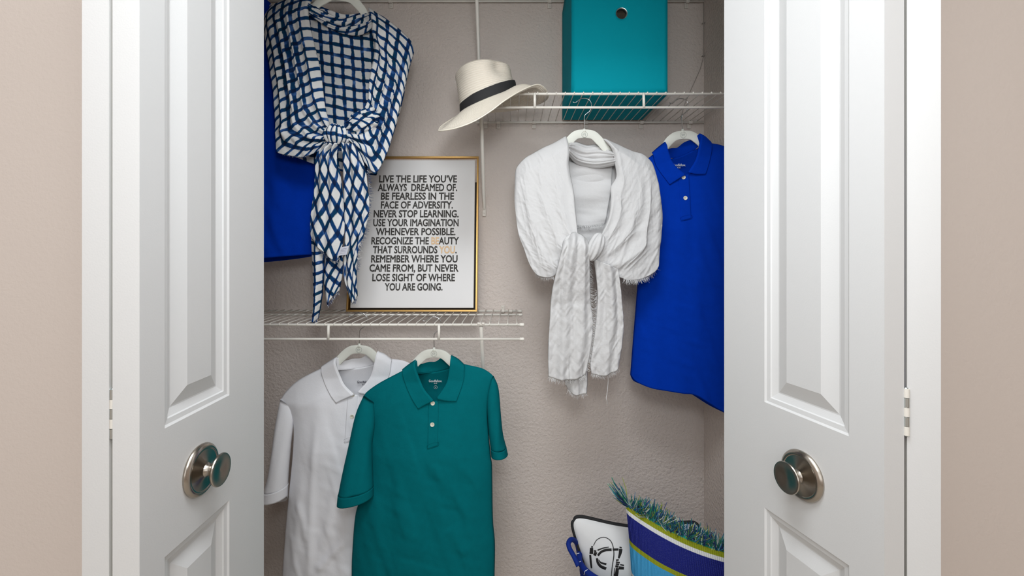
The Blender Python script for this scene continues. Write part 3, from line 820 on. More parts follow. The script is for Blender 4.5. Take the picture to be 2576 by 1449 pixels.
def polo(label, group, K, Y0, cloth, printm, folds=None, seed=0, tmax=0.048):
    k = Y0 / F
    sh = np.array(sorted(list(K['shL']) + list(K['shR'])))
    bl = np.array(curve(K['bodyL'], 80)); br = np.array(curve(K['bodyR'], 80))
    bl = bl[np.argsort(bl[:, 1])]; br = br[np.argsort(br[:, 1])]
    ytop = sh[:, 1].min()
    def core(px, py, tm):
        xl = np.interp(py, bl[:, 1], bl[:, 0]); xr = np.interp(py, br[:, 1], br[:, 0])
        u = np.clip((px - xl) / np.maximum(xr - xl, 1), 0, 1)
        prof = (1 - np.abs(2 * u - 1) ** 2.4) ** 0.62
        T = np.interp(py - ytop, [0, 60, 220, 650], [0.014, 0.026, tm, tm * 0.92])
        s = np.sqrt(np.clip((py - np.interp(px, sh[:, 0], sh[:, 1])) / 70.0, 0, 1))
        return T * prof * s, prof * s
    def dfront(px, py):
        px = np.asarray(px, float); py = np.asarray(py, float)
        d, e = core(px, py, tmax)
        w = 0.0045 * rot_noise(px, py, 90, 260, 34, seed) + 0.0026 * rot_noise(px, py, 70, 120, 18, seed + 3) + 0.0009 * rot_noise(px, py, 20, 60, 14, seed + 9)
        lo = np.clip((py - ytop - 60) / 200.0, 0.15, 1)
        d = d + w * e * lo
        if folds:
            for pts, wd, am in folds: d = d + e * ridge(px, py, pts, wd, am)
        return d
    def dback(px, py):
        d, e = core(np.asarray(px, float), np.asarray(py, float), tmax * 0.8)
        return -d - 0.016 * np.exp(-((np.asarray(px, float) - K['label'][0]) / 60.0) ** 2) * np.exp(-((np.asarray(py, float) - ytop - 40) / 70.0) ** 2)
    c = plane_pts(np.array(K['label'][0]), np.array(K['hem'][0][1]), 0, Y0)
    t = thing('polo_shirt', tuple(c), label, 'polo shirt', group)
    na, nb, nc, nv = 26, 44, 20, 150
    bot = np.asarray(curve(K['hem'], na + nb + nc)); L = curve(K['bodyL'], nv); Rr = curve(K['bodyR'], nv)
    gF = coons(chain([K['shL'], K['neckF'], K['shR']], (na, nb, nc)), bot, L, Rr)
    bot2 = bot + np.array([0, 10.0])[None] * np.sin(np.linspace(0, math.pi, len(bot)))[:, None] ** .4
    gB = coons(chain([K['shL'], K['neckB'], K['shR']], (na, nb, nc)), bot2, L, Rr)
    vF = plane_pts(gF[..., 0], gF[..., 1], dfront(gF[..., 0], gF[..., 1]) + 0.0008, Y0).reshape(-1, 3)
    vB = plane_pts(gB[..., 0], gB[..., 1], dback(gB[..., 0], gB[..., 1]) - 0.0008, Y0).reshape(-1, 3)
    fr = solid(mesh('front_panel', vF, gfaces(nv, na + nb + nc), cloth, t), 0.0014, 0)
    bk = solid(mesh('back_panel', vB, gfaces(nv, na + nb + nc, flip=True), cloth, t), 0.0014, 0)
    # collar
    def leafpart(LF, inner_right):
        def df(U, V, px, py):
            w = U if inner_right else 1 - U
            e = np.where(V < 0.12, (V / 0.12) ** .5, 1)
            return np.maximum(dfront(px, py), 0.014) + 0.0045 + 0.012 * w ** 1.5 * (1 - 0.35 * V) * (0.35 + .65 * e) - 0.004 * (w > .93) - 0.010 * (1 - e)
        return sheet('collar_leaf', LF['top'], LF['bot'], LF['left'], LF['right'], df, Y0, cloth, t, 26, 30, thick=0.0028)
    leafpart(K['leafL'], True); leafpart(K['leafR'], False)
    stT, stB = K['standT'], K['standB']
    def dst(U, V, px, py):
        m = np.sin(math.pi * U)
        return 0.016 - 0.044 * m ** .55 - 0.004 * V
    sheet('collar_stand', stT, stB, [stT[0], stB[0]], [stT[-1], stB[-1]], dst, Y0, cloth, t, 40, 10, thick=0.002)
    # neck seam
    ns = curve(stB, 40); s = MB()
    s.tube([plane_pts(np.array(p[0]), np.array(p[1]), 0.0135 - 0.044 * math.sin(math.pi * i / 40) ** .55 + .001, Y0) for i, p in enumerate(ns)], 0.0010, 6); s.build('neck_seam', cloth, t)
    def line_on(pts, off, n=40):
        cc = curve(pts, n); d = dfront(cc[:, 0], cc[:, 1]) + off
        return [plane_pts(np.array(a), np.array(b), dd, Y0) for (a, b), dd in zip(cc, d)]
    # shoulder seams and hem stitching
    for a, dy in ((K['shL'], 14), (K['shR'], 12)):
        s = MB(); s.tube(line_on([(x, y + dy * (1 if 0 < i < len(a) - 1 else .8)) for i, (x, y) in enumerate(a)], 0.0002), 0.0009, 5); s.build('shoulder_seam', cloth, t)
    s = MB(); s.tube(line_on([(x, y - 20) for x, y in curve(K['hem'], 40)[1:-1]], 0.0003, 80), 0.0007, 5); s.build('hem_stitching', cloth, t)
    # placket
    p = K['pk']
    pk = sheet('placket', [p[0], p[1]], [p[3], p[2]], [p[0], p[3]], [p[1], p[2]], lambda U, V, px, py: dfront(px, py) + 0.0016 + 0.0008 * U, Y0, cloth, t, 10, 40, thick=0.0022)
    a, b = np.array(p[3]), np.array(p[2]); hgt = np.array([0, -9.0])
    s = MB(); s.tube(line_on([a, b, b + hgt, a + hgt, a], 0.0032, 60), 0.0006, 5); s.build('placket_stitching', cloth, pk)
    for (bx, by) in K['buttons']:
        d = float(dfront(np.array(bx), np.array(by))) + 0.0034; o = plane_pts(np.array(bx), np.array(by), d, Y0)
        m = Matrix.Translation(Vector(o)) @ Matrix.Rotation(math.pi / 2, 4, 'X'); bm = MB()
        bm.lathe([(0.0058, 0.0), (0.0062, 0.0012), (0.0056, 0.0022), (0.0042, 0.0020), (0.0036, 0.0014), (0.0002, 0.0013)], m, 24)
        for (ax, ay) in ((1, 1), (1, -1), (-1, 1), (-1, -1)):
            bm.lathe([(0.0006, 0.0012), (0.0006, 0.0016)], m @ Matrix.Translation((ax * .0012, ay * .0012, 0)), 8, mi=1)
        sharp(bm.build('button', None, t, mats=[M['button'], M['hole']]), 50)
    # sleeves and ribbed cuffs
    b0, b1 = K['slv_base']; c0, c1 = K['slvR_base']
    def fl(px, py): return 0.003 * rot_noise(px, py, 100, 120, 16, seed + 5)
    sl = ringtube('sleeve', K['slvL'][0], K['slvL'][1], lambda v: 0.010 + 0.026 * v ** .6, lambda v: b0 + (b1 - b0) * v, Y0, cloth, t, fold=fl, cap_top=True)
    ringtube('cuff', K['cufL'][0], K['cufL'][1], lambda v: 0.038, lambda v: b1 + .001, Y0, cloth, sl, nv=8, drop=26, thick=0.0022)
    sl = ringtube('sleeve', K['slvR'][0], K['slvR'][1], lambda v: 0.010 + 0.022 * v ** .6, lambda v: c0 + (c1 - c0) * v, Y0, cloth, t, fold=fl, cap_top=True)
    ringtube('cuff', K['cufR'][0], K['cufR'][1], lambda v: 0.034, lambda v: c1 + .001, Y0, cloth, sl, nv=8, drop=10, thick=0.0022)
    # printed size mark inside the neck
    lx, ly = K['label']
    def mtx(dx, dy): 
        d = float(dback(np.array(lx + dx), np.array(ly + dy))) + 0.0075
        return Matrix.Translation(Vector(plane_pts(np.array(lx + dx), np.array(ly + dy), d, Y0))) @ Matrix.Rotation(math.pi / 2, 4, 'X')
    text_mesh('neck_print', 'Goodfellow.', printm, bk, width=34 * k, cap=6.5 * k, mtx=mtx(0, 2), bold=0.02)
    text_mesh('neck_print', '& CO', printm, bk, width=8 * k, cap=3 * k, mtx=mtx(0, 7), bold=0.01)
    rg = MB(); m0 = mtx(0, 16)
    rg.tube([m0 @ Vector((4.2 * k * math.cos(x), 4.2 * k * math.sin(x), 0)) for x in np.linspace(0, 2 * math.pi, 28, endpoint=False)], 0.00035, 5, closed=True); rg.build('neck_print', printm, bk)
    text_mesh('neck_print', 's', printm, bk, width=2.4 * k, cap=4 * k, mtx=mtx(0, 17.4))
    return t

# reference landmarks on the teal shirt
hubT = (1092, 876)
REF = [hubT] + z4([(492, 150), (415, 208), (520, 423), (706, 122), (740, 383), (577, 648), (782, 180)])
polo('teal polo shirt with one white placket button, hung in front of the white one', 'polo shirts on hangers', BASE, 1.345, M['teal'], M['print_white'], seed=11,
     folds=[([(1080, 1130), (1140, 1220), (1190, 1290)], 14, 0.004), ([(1160, 1150), (1200, 1200), (1220, 1240)], 10, .004), ([(1010, 1220), (1040, 1330), (1010, 1449)], 22, 0.005), ([(1130, 1300), (1180, 1380)], 18, .004)])
hanger(hubT[0], hubT[1], 1.345, 'white hanger inside the teal polo shirt', 'white slim hangers')

# white polo, behind the teal one
hubW = (904, 866)
KW = xform(BASE, REF, [hubW, (852, 900), (815, 921), (845, 998), (952, 882), (962, 985), (884, 1097), (988, 903)])
KW['shL'] = [(704, 1012), (716, 990), (752, 956), (818, 922)]
KW['neckF'][0] = KW['shL'][-1]; KW['neckB'][0] = KW['shL'][-1]
KW['bodyL'] = [(704, 1012), (728, 1032), (739, 1070), (738, 1134), (728, 1240), (722, 1300), (717, 1360), (711, 1449), (712, 1540)]
KW['shR'] = [KW['neckF'][-1], (1016, 908), (1050, 926), (1068, 948)]
KW['bodyR'] = [(1068, 948), (1058, 990), (1052, 1050), (1056, 1150), (1062, 1300), (1066, 1449), (1066, 1540)]
KW['hem'] = [(712, 1540), (880, 1545), (1066, 1540)]
KW['slvL'] = ([(707, 1003), (696, 1070), (690, 1130), (682, 1190), (672, 1228)], [(733, 1018), (739, 1060), (733, 1120), (728, 1180), (726, 1218)])
KW['cufL'] = ([(671, 1227), (665, 1252)], [(727, 1216), (726, 1243)])
KW['slvR'] = ([(1052, 960), (1048, 1000), (1050, 1060), (1056, 1120), (1062, 1180)], [(1069, 946), (1088, 990), (1100, 1060), (1110, 1130), (1120, 1178)])
KW['cufR'] = ([(1061, 1179), (1063, 1200)], [(1121, 1177), (1125, 1198)])
KW['buttons'] = [(896, 985), (897, 1036)]
KW['label'] = (907, 969)
KW['pk'] = [(884, 985), (908, 985), (908, 1090), (880, 1098)]
KW['slv_base'] = (0.004, 0.012)
polo('white polo shirt, half covered by the teal one', 'polo shirts on hangers', KW, 1.43, M['white_cotton'], M['print_dark'], seed=23,
     folds=[([(808, 1060), (800, 1180), (795, 1330), (790, 1449)], 9, 0.006), ([(755, 1240), (775, 1290), (785, 1350)], 8, 0.006), ([(885, 1330), (840, 1380), (805, 1420)], 9, .007), ([(770, 1170), (760, 1300), (745, 1449)], 12, .005), ([(860, 1180), (845, 1290), (815, 1370)], 12, .004), ([(738, 1320), (755, 1400), (770, 1449)], 7, .004)])
hanger(hubW[0], hubW[1], 1.43, 'white hanger inside the white polo shirt', 'white slim hangers', tilt=0.03)

# royal blue polo by the right door
hubB = (1717, 327)
KB = xform(BASE, REF, [hubB, (1666, 361), (1641, 391), (1669, 460), (1756, 336), (1760, 449), (1699, 558), (1786, 357)])
KB['shL'] = [(1592, 452), (1602, 430), (1620, 408), (1644, 388)]
KB['neckF'][0] = KB['shL'][-1]; KB['neckB'][0] = KB['shL'][-1]
KB['bodyL'] = [(1592, 452), (1604, 480), (1612, 560), (1606, 690), (1594, 840), (1586, 942)]
KB['shR'] = [KB['neckF'][-1], (1815, 366), (1850, 382), (1868, 400)]
KB['bodyR'] = [(1868, 400), (1858, 440), (1854, 520), (1860, 700), (1872, 900), (1876, 1060)]
KB['hem'] = [(1586, 942), (1600, 958), (1640, 970), (1700, 978), (1740, 985), (1800, 1022), (1876, 1060)]
KB['slvL'] = ([(1592, 450), (1584, 490), (1574, 560), (1566, 620)], [(1606, 472), (1613, 520), (1610, 580), (1608, 612)])
KB['cufL'] = ([(1566, 618), (1564, 645)], [(1609, 611), (1608, 640)])
KB['slvR'] = ([(1856, 412), (1852, 450), (1856, 540), (1862, 600)], [(1869, 398), (1890, 450), (1905, 540), (1912, 600)])
KB['cufR'] = ([(1861, 599), (1863, 625)], [(1913, 599), (1916, 623)])
KB['buttons'] = [(1709, 450.5), (1711, 502)]
KB['label'] = (1716, 412)
KB['pk'] = [(1697, 445), (1723, 443), (1724, 552), (1699, 558)]
KB['slv_base'] = (0.0, -0.005)
polo('royal blue polo shirt with two buttons, hung beside the white shawl', 'polo shirts on hangers', KB, 1.43, M['blue'], M['print_white'], seed=37)
hanger(hubB[0], hubB[1], 1.43, 'white hanger inside the blue polo shirt beside the white shawl', 'white slim hangers', tilt=-0.06, arm=[(0, 12), (-22, 16), (-41, 32), (-58, 56), (-78, 86), (-100, 112)])

# royal blue polo behind the checked shawl, half behind the left door
hubL = (608, -26)
KL = xform(BASE, REF, [hubL] + [(x - 1092 + 608, y - 876 - 26) for x, y in REF[1:]])
KL['shR'] = [KL['neckF'][-1], (725, 12), (775, 40), (790, 62)]
KL['bodyR'] = [(790, 62), (780, 110), (776, 200), (782, 320), (792, 420), (800, 520), (797, 590), (793, 640)]
KL['bodyL'] = [KL['bodyL'][0], KL['bodyL'][1], KL['bodyL'][2], (448, 150), (440, 300), (425, 450), (420, 640)]
KL['hem'] = [(420, 640), (600, 652), (793, 640)]
KL['slvR'] = ([(776, 80), (772, 130), (776, 220), (786, 290)], [(791, 60), (815, 110), (835, 200), (850, 284)])
KL['cufR'] = ([(785, 289), (787, 310)], [(851, 283), (855, 305)])
polo('royal blue polo shirt hanging behind the checked shawl by the left door', 'polo shirts on hangers', KL, 1.45, M['blue'], M['print_white'], seed=41)
hanger(hubL[0], hubL[1], 1.45, 'white hanger of the blue polo shirt behind the left door', 'white slim hangers')

# ================================================================== SHAWLS
def ellipsoid(name, c, rx, ry, rd, d0, Y0, material, parent, fold, uvfun=None, tilt=0.0, nu=64, nv=40):
    v = []; uv = []
    for i in range(nv + 1):
        b = math.pi * i / nv
        for j in range(nu):
            a = 2 * math.pi * j / nu
            x = math.sin(b) * math.cos(a); dd = math.sin(b) * math.sin(a); y = -math.cos(b)
            m = 1 + fold(a, b) * min(1, 1.6 * math.sin(b)) ** 2
            X = rx * x * m; Yy = ry * y * m
            X, Yy = X * math.cos(tilt) - Yy * math.sin(tilt), X * math.sin(tilt) + Yy * math.cos(tilt)
            v.append(plane_pts(np.array(c[0] + X), np.array(c[1] + Yy), d0 + rd * dd * m, Y0)); uv.append(uvfun(a, b) if uvfun else (0, 0))
    f = [(i * nu + j, i * nu + (j + 1) % nu, (i + 1) * nu + (j + 1) % nu, (i + 1) * nu + j) for i in range(nv) for j in range(nu)]
    return mesh(name, v, f, material, parent, uv=uv if uvfun else None)
def edge3(pts, d, Y0, n=60):
    c = curve(pts, n); dd = np.interp(np.linspace(0, 1, n + 1), np.linspace(0, 1, len(np.atleast_1d(d))), np.atleast_1d(d))
    return plane_pts(c[:, 0], c[:, 1], dd, Y0)
ROLL = lambda w: np.where(w > .95, -0.010 * ((w - .95) / .05) ** 2, 0.0)
def quarter(w): return np.sqrt(np.clip(1 - (1 - np.clip(w, 0, 1)) ** 2, 0, 1))

def checked_shawl():
    Y0 = 1.375; C = M['check']
    c = plane_pts(np.array(855), np.array(440), 0, Y0)
    t = thing('shawl', tuple(c), 'blue and white checked shawl with fringed ends, knotted over a hanger', 'shawl')
    kn = (866, 353)
    # back panel
    def db(U, V, px, py):
        e = np.sin(math.pi * np.clip(U, 0, 1)) ** .5
        return -0.004 - 0.034 * e * np.clip(V * 6 + .3, 0, 1) + 0.004 * rot_noise(px, py, 80, 160, 40, 5) * e
    sheet('back_panel', [(695, 25), (760, 0), (860, 30), (950, 30), (1028, 100)], [(722, 386), (780, 408), (850, 426), (945, 440)], [(695, 25), (680, 120), (705, 250), (722, 386)], [(1028, 100), (1022, 200), (990, 330), (945, 440)],
          db, Y0, C, t, 60, 70, lambda U, V, px, py: (((px - 800) * .985 - (py - 200) * .05) / 26.0, ((py - 200) - (px - 800) * .17) / 27.0))
    # collar roll around the neck
    for nm, T, B, dd, sd in (('neck_fold', [(786, 14), (812, 22), (850, 30), (900, 24), (938, 40)], [(785, 40), (820, 56), (860, 66), (905, 60), (944, 58)], .012, 3),
                             ('neck_fold', [(785, 36), (825, 44), (870, 52), (910, 46), (943, 52)], [(786, 44), (830, 66), (880, 78), (920, 78), (945, 72)], .006, 8)):
        sheet(nm, T, B, [T[0], ((T[0][0] + B[0][0]) / 2, (T[0][1] + B[0][1]) / 2), B[0]], [T[-1], ((T[-1][0] + B[-1][0]) / 2, (T[-1][1] + B[-1][1]) / 2), B[-1]],
              lambda U, V, px, py: -0.030 + 0.040 * (2 * np.abs(U - .5)) ** 2.2 + (0.008 + dd) * np.sin(math.pi * V) + 0.003 * np.sin(9 * V * math.pi + 3 * U) * np.sin(math.pi * V), Y0, C, t, 50, 22,
              lambda U, V, px, py: (U * 6.2 + V * .9 + sd * .13, V * 2.3 + U * 1.6 + .3), 0.002)
    # the two fronts: pleats fan from the shoulders into the knot
    def front(T, B, L, Rr, inner_right, uvf, np_, amp, lat, ph, extra, sd, nu=150, nv=150):
        def wv(U, V): return 2 * math.pi * np_ * U + ph + 1.1 * np.sin(2.6 * V + ph) + 1.5 * vnoise(U * 4, V * 3, sd)
        def env(U, V):
            w = U if inner_right else 1 - U
            return np.clip(V * 2.2, 0.05, 1) * np.clip(w * 3.2 + .12, 0, 1) * (0.35 + 0.65 * np.clip(1.15 - V, 0, 1)) * (.55 + .45 * vnoise(U * 3 + 7, V * 3, sd + 2))
        def df(U, V, px, py):
            w = U if inner_right else 1 - U; top = np.sqrt(np.clip(V / .12, 0, 1))
            d = 0.060 * quarter(w * 1.15 + V * .35) * (0.55 + .45 * V) * top + ROLL(w)
            f = 0
            for p, wd, a_ in extra: f = f + ridge(px, py, p, wd, a_)
            return d + amp * np.cos(wv(U, V)) * env(U, V) + f + 0.0025 * rot_noise(px, py, 62 if inner_right else 118, 80, 11, sd) * top
        def wp(U, V, px, py):
            return -lat * np.sin(wv(U, V)) * env(U, V) * np.clip(1.5 - V, 0.2, 1), 0 * U
        return sheet('front_panel', T, B, L, Rr, df, Y0, C, t, nu, nv, uvf, 0.0022, warp=wp)
    hemL = [(711, 388), (735, 395), (772, 402), (806, 394), (830, 380), (845, 364)]
    front([(668, 35), (688, 13), (716, 2), (745, -6), (788, -6)], [(842, 372), (846, 362), (848, 350), (846, 338)], [(668, 35), (665, 63), (675, 117), (688, 178), (700, 254), (707, 333), (710, 380), (716, 391), (740, 397), (776, 401), (810, 391), (842, 372)],
          [(788, -6), (784, 41), (789, 79), (802, 136), (818, 206), (830, 279), (846, 338)], True, lambda U, V, px, py: (U * 5.6 + .2, V * (19.5 - 6 * U) + U * 1.5), 4.5, 0.010, 9.0, 0.6, [([(700, 330), (770, 360), (838, 362)], 9, .008)], 4)
    front([(925, 18), (957, 40), (990, 62), (1014, 83), (1034, 105), (1041, 133)], [(892, 336), (889, 348), (890, 358), (894, 368)], [(925, 18), (942, 57), (944, 92), (953, 121), (951, 159), (941, 216), (939, 263), (916, 311), (892, 336)],
          [(1041, 133), (1031, 178), (1018, 241), (1002, 311), (986, 375), (970, 416), (958, 438), (948, 440), (926, 412), (894, 368)], False, lambda U, V, px, py: (U * 4.6 + .3, V * (13.5 + 4 * U) + U * .8), 3.6, 0.010, 8.0, 2.0, [([(985, 360), (945, 365), (897, 356)], 8, .008)], 14)
    # gathered bunch beside the knot
    ellipsoid('gathered_fold', (926, 320), 44, 27, 0.024, 0.052, Y0, C, t, lambda a, b: 0.09 * math.sin(13 * b + 3 * a) + .06 * math.sin(8 * b - 2 * a), lambda a, b: (math.cos(a) * math.sin(b) * 2.3 + .6 * math.sin(2 * b), b * 1.25 + .35 * math.cos(a)), tilt=-0.55)
    # knot
    ellipsoid('knot', kn, 29, 27, 0.030, 0.058, Y0, C, t, lambda a, b: 0.06 * math.sin(12 * a + 1.5 * b) + 0.05 * math.sin(7 * a - 2 * b), lambda a, b: (a * 2.0 + b * .3, b * 1.1 + .2), tilt=0.15)
    # tails
    def tail(name, T, B, L, Rr, d0, uvf, pleats, nu=44, nv=100, sd=1):
        def df(U, V, px, py):
            return d0(V) + 0.012 * np.sin(math.pi * U) ** .7 + pleats[1] * np.sin(pleats[0] * math.pi * 2 * U + 2.2 * V + sd) * np.clip(1.1 - .55 * V, .3, 1) + 0.003 * rot_noise(px, py, 85, 110, 12, sd)
        return sheet(name, T, B, L, Rr, df, Y0, C, t, nu, nv, uvf, 0.002)
    d1 = lambda V: 0.064 - 0.022 * np.clip(V * 2, 0, 1)
    tail('tail', [(843, 372), (860, 376), (878, 374)], [(806, 612), (822, 626), (845, 645), (859, 656), (869, 642)], [(843, 372), (818, 402), (806, 480), (797, 545), (796, 590), (806, 612)], [(878, 374), (866, 400), (873, 450), (880, 539), (878, 602), (869, 642)],
         d1, lambda U, V, px, py: (U * 3.2 + V * 4.6, V * 4.8 - U * 2.6 + .4), (2.6, .006), sd=2)
    tail('tail', [(800, 560), (815, 570), (832, 575)], [(793, 803), (800, 806), (808, 800)], [(800, 560), (793, 600), (794, 665), (796, 760), (793, 803)], [(832, 575), (824, 640), (823, 690), (816, 765), (808, 800)],
         lambda V: 0.026 + 0 * V, lambda U, V, px, py: (U * 1.7 + .25, V * 9.5 + U * .5), (1.0, .006), 24, 80, 3)
    tail('tail', [(815, 590), (840, 600), (868, 600)], [(829, 767), (842, 748), (859, 729)], [(815, 590), (820, 660), (821, 710), (829, 767)], [(868, 600), (869, 650), (868, 690), (859, 729)],
         lambda V: 0.016 + 0 * V, lambda U, V, px, py: (U * 2.0 + V * 3.6, V * 4.0 - U * 1.8 + .2), (1.4, .006), 30, 60, 4)
    tail('tail', [(878, 372), (896, 376), (912, 372)], [(893, 748), (901, 757), (910, 742)], [(878, 372), (880, 420), (879, 520), (881, 600), (877, 690), (893, 748)], [(912, 372), (934, 428), (939, 475), (941, 520), (929, 583), (913, 625), (908, 680), (910, 742)],
         lambda V: 0.064 - 0.028 * np.clip(V * 2, 0, 1), lambda U, V, px, py: (U * 2.8 + V * 7.0, V * 7.4 - U * 2.6 + .3), (2.2, .006), sd=6)
    fm = [M['fringe_white'], M['fringe_blue'], M['fringe_blue']]
    fringe('fringe', edge3([(934, 428), (940, 500), (929, 583), (913, 625), (909, 680)], .040, Y0), np.array([(1, -.1, -.4)] * 2), 130, .006, .015, .0005, None, t, .35, 3, fm)
    fringe('fringe', edge3([(820, 628), (845, 646), (859, 657), (869, 645)], .046, Y0), np.array([(.1, -.1, -1)] * 2), 50, .004, .010, .0005, None, t, .35, 4, fm)
    fringe('fringe', edge3([(829, 767), (842, 750), (859, 730)], .020, Y0), np.array([(.5, -.1, -1)] * 2), 45, .004, .010, .0005, None, t, .35, 5, fm)
    fringe('fringe', edge3([(792, 801), (800, 806), (809, 799)], .030, Y0), np.array([(0, -.1, -1)] * 2), 36, .004, .011, .0005, None, t, .4, 6, fm)
    fringe('fringe', edge3([(894, 748), (901, 757), (910, 742)], .040, Y0), np.array([(.2, -.1, -1)] * 2), 36, .004, .010, .0005, None, t, .4, 7, fm)
    fringe('fringe', edge3([(711, 388), (772, 402), (800, 396)], [.004, .04, .05], Y0), np.array([(0, -.1, -1)] * 2), 60, .002, .006, .0004, None, t, .4, 8, fm)
    # care tag
    q = [plane_pts(np.array(a), np.array(b), .062, Y0) for a, b in ((877, 622), (896, 619), (891, 640), (869, 643))]
    tg = mesh('care_tag', q, [(0, 3, 2, 1)], M['tag'], t, smooth=False); solid(tg, 0.0006, 0)
    for s in (.25, .42, .58, .75):
        a = np.array(q[0]) * (1 - s) + np.array(q[3]) * s; b = np.array(q[1]) * (1 - s) + np.array(q[2]) * s; y = np.array([0, -.0006, 0])
        m = MB(); m.tube([a * .85 + b * .15 + y, a * .2 + b * .8 + y], 0.0003, 4); m.build('tag_lines', M['tag_ink'], tg)
    hanger(862, -20, Y0, 'white hanger holding the checked shawl', 'white slim hangers', tilt=0.15, arm=[(0, 12), (-26, 15), (-52, 34), (-74, 58), (-105, 84), (-140, 108)])
checked_shawl()

def white_shawl():
    Y0 = 1.355; C = M['linen']
    c = plane_pts(np.array(1478), np.array(700), 0, Y0)
    t = thing('shawl', tuple(c), 'white crinkled cotton shawl with frayed ends, knotted over a hanger', 'shawl')
    def db(U, V, px, py):
        e = np.sin(math.pi * U) ** .5
        return -0.002 - 0.030 * e * np.clip(V * 5 + .3, 0, 1) + (0.004 * rot_noise(px, py, 8, 90, 22, 5) + .002 * rot_noise(px, py, -6, 50, 9, 6)) * e
    sheet('back_panel', [(1330, 395), (1400, 365), (1478, 372), (1550, 365), (1625, 400)], [(1350, 682), (1420, 640), (1500, 640), (1640, 672)], [(1330, 395), (1310, 480), (1322, 590), (1350, 682)], [(1625, 400), (1650, 480), (1652, 590), (1640, 672)], db, Y0, C, t, 60, 70)
    def db2(U, V, px, py):
        return -0.020 - 0.006 * np.sin(math.pi * U) + 0.004 * rot_noise(px, py, 6, 80, 16, 15) + .003 * np.sin(V * 14 + U * 2)
    sheet('inner_layer', [(1424, 400), (1480, 412), (1545, 408)], [(1432, 562), (1475, 568), (1525, 562)], [(1424, 400), (1428, 480), (1432, 562)], [(1545, 408), (1540, 480), (1525, 562)], db2, Y0, C, t, 40, 50)
    fringe('fringe', edge3([(1434, 562), (1475, 568), (1524, 562)], -.018, Y0), np.array([(0.1, -.2, -1)] * 2), 120, .006, .015, .0004, M['fringe_white'], t, .35, 31)
    for T, B, dd, ph in (([(1430, 364), (1450, 355), (1480, 361), (1512, 360), (1536, 384)], [(1428, 382), (1455, 398), (1500, 404), (1540, 404)], .008, 0), ([(1429, 378), (1458, 388), (1500, 394), (1540, 398)], [(1428, 392), (1455, 410), (1500, 420), (1543, 418)], .011, 1.5)):
        mid = lambda a, b: ((a[0] + b[0]) / 2, (a[1] + b[1]) / 2)
        sheet('neck_fold', T, B, [T[0], mid(T[0], B[0]), B[0]], [T[-1], mid(T[-1], B[-1]), B[-1]],
              lambda U, V, px, py: -0.026 + 0.040 * (2 * np.abs(U - .5)) ** 2.2 + (0.008 + dd) * np.sin(math.pi * V) + 0.0025 * np.sin(8 * V * math.pi + 4 * U + ph) * np.sin(math.pi * V) + .002 * rot_noise(px, py, 20, 40, 8, 3), Y0, C, t, 50, 24)
    crk = lambda px, py, ang, s: 0.0022 * (1 - 2 * np.abs(rot_noise(px, py, ang, 110, 11, s))) + 0.0018 * (1 - 2 * np.abs(rot_noise(px, py, ang + 35, 40, 9, s + 1))) + 0.0010 * rot_noise(px, py, ang - 40, 20, 6, s + 2)
    def rdg(px, py, ang, sx, sy, s): return 1 - 2 * np.abs(rot_noise(px, py, ang, sx, sy, s))
    def front(T, B, L, Rr, inner_right, np_, amp, lat, ph, sd, ang, nu=170, nv=170):
        def wv(U, V): return 2 * math.pi * np_ * U + ph + 1.3 * np.sin(2.3 * V + ph) + 2.0 * vnoise(U * 4, V * 3, sd)
        def env(U, V):
            w = U if inner_right else 1 - U
            return np.clip(V * 2.0 - .1, 0.03, 1) * np.clip(w * 3 + .15, 0, 1) * (0.35 + 0.65 * np.clip(1.2 - V, 0, 1)) * np.clip(.5 + .7 * vnoise(U * 3 + 7, V * 3, sd + 2), .1, 1)
        def df(U, V, px, py):
            w = U if inner_right else 1 - U; top = np.sqrt(np.clip(V / .12, 0, 1))
            d = 0.060 * quarter(w * 1.15 + V * .35) * (0.55 + .45 * V) * top + ROLL(w)
            side = np.clip(1.25 - 1.1 * w, .15, 1) * np.clip(.25 + V, 0, 1)
            c_ = 0.0022 * rdg(px, py, ang, 90, 15, sd) + 0.0016 * rdg(px, py, ang + 18, 40, 9, sd + 1) + 0.0008 * rdg(px, py, ang - 30, 22, 6, sd + 2)
            return d + amp * np.cos(wv(U, V)) * env(U, V) + c_ * side * top + 0.0006 * rot_noise(px, py, ang, 30, 5, sd + 5)
        def wp(U, V, px, py): return -lat * np.sin(wv(U, V)) * env(U, V), 0 * U
        return sheet('front_panel', T, B, L, Rr, df, Y0, C, t, nu, nv, None, .0022, warp=wp)
    front([(1297, 434), (1302, 419), (1320, 399), (1340, 387), (1369, 371), (1394, 360), (1424, 342)], [(1418, 664), (1432, 650), (1442, 630), (1443, 600)], [(1297, 434), (1295, 500), (1298, 540), (1305, 590), (1318, 625), (1330, 660), (1345, 685), (1362, 694), (1388, 692), (1418, 664)],
          [(1424, 342), (1428, 385), (1426, 420), (1433, 480), (1438, 530), (1443, 600)], True, 3.6, 0.0075, 7.0, 0.4, 4, 62)
    front([(1516, 348), (1543, 360), (1588, 380), (1613, 387), (1630, 399), (1640, 412), (1645, 429)], [(1500, 600), (1490, 625), (1488, 645), (1496, 664)], [(1516, 348), (1534, 380), (1542, 420), (1545, 450), (1533, 475), (1532, 505), (1524, 550), (1500, 600)],
          [(1645, 429), (1655, 480), (1661, 540), (1657, 590), (1650, 645), (1646, 672), (1628, 689), (1600, 700), (1570, 701), (1535, 688), (1496, 664)], False, 3.8, 0.0075, 7.0, 1.9, 24, 118)
    fringe('fringe', edge3([(1347, 688), (1366, 694), (1390, 694)], [.0, .03, .04], Y0), np.array([(0.1, -.1, -1)] * 2), 60, .006, .014, .0004, M['fringe_white'], t, .3, 32)
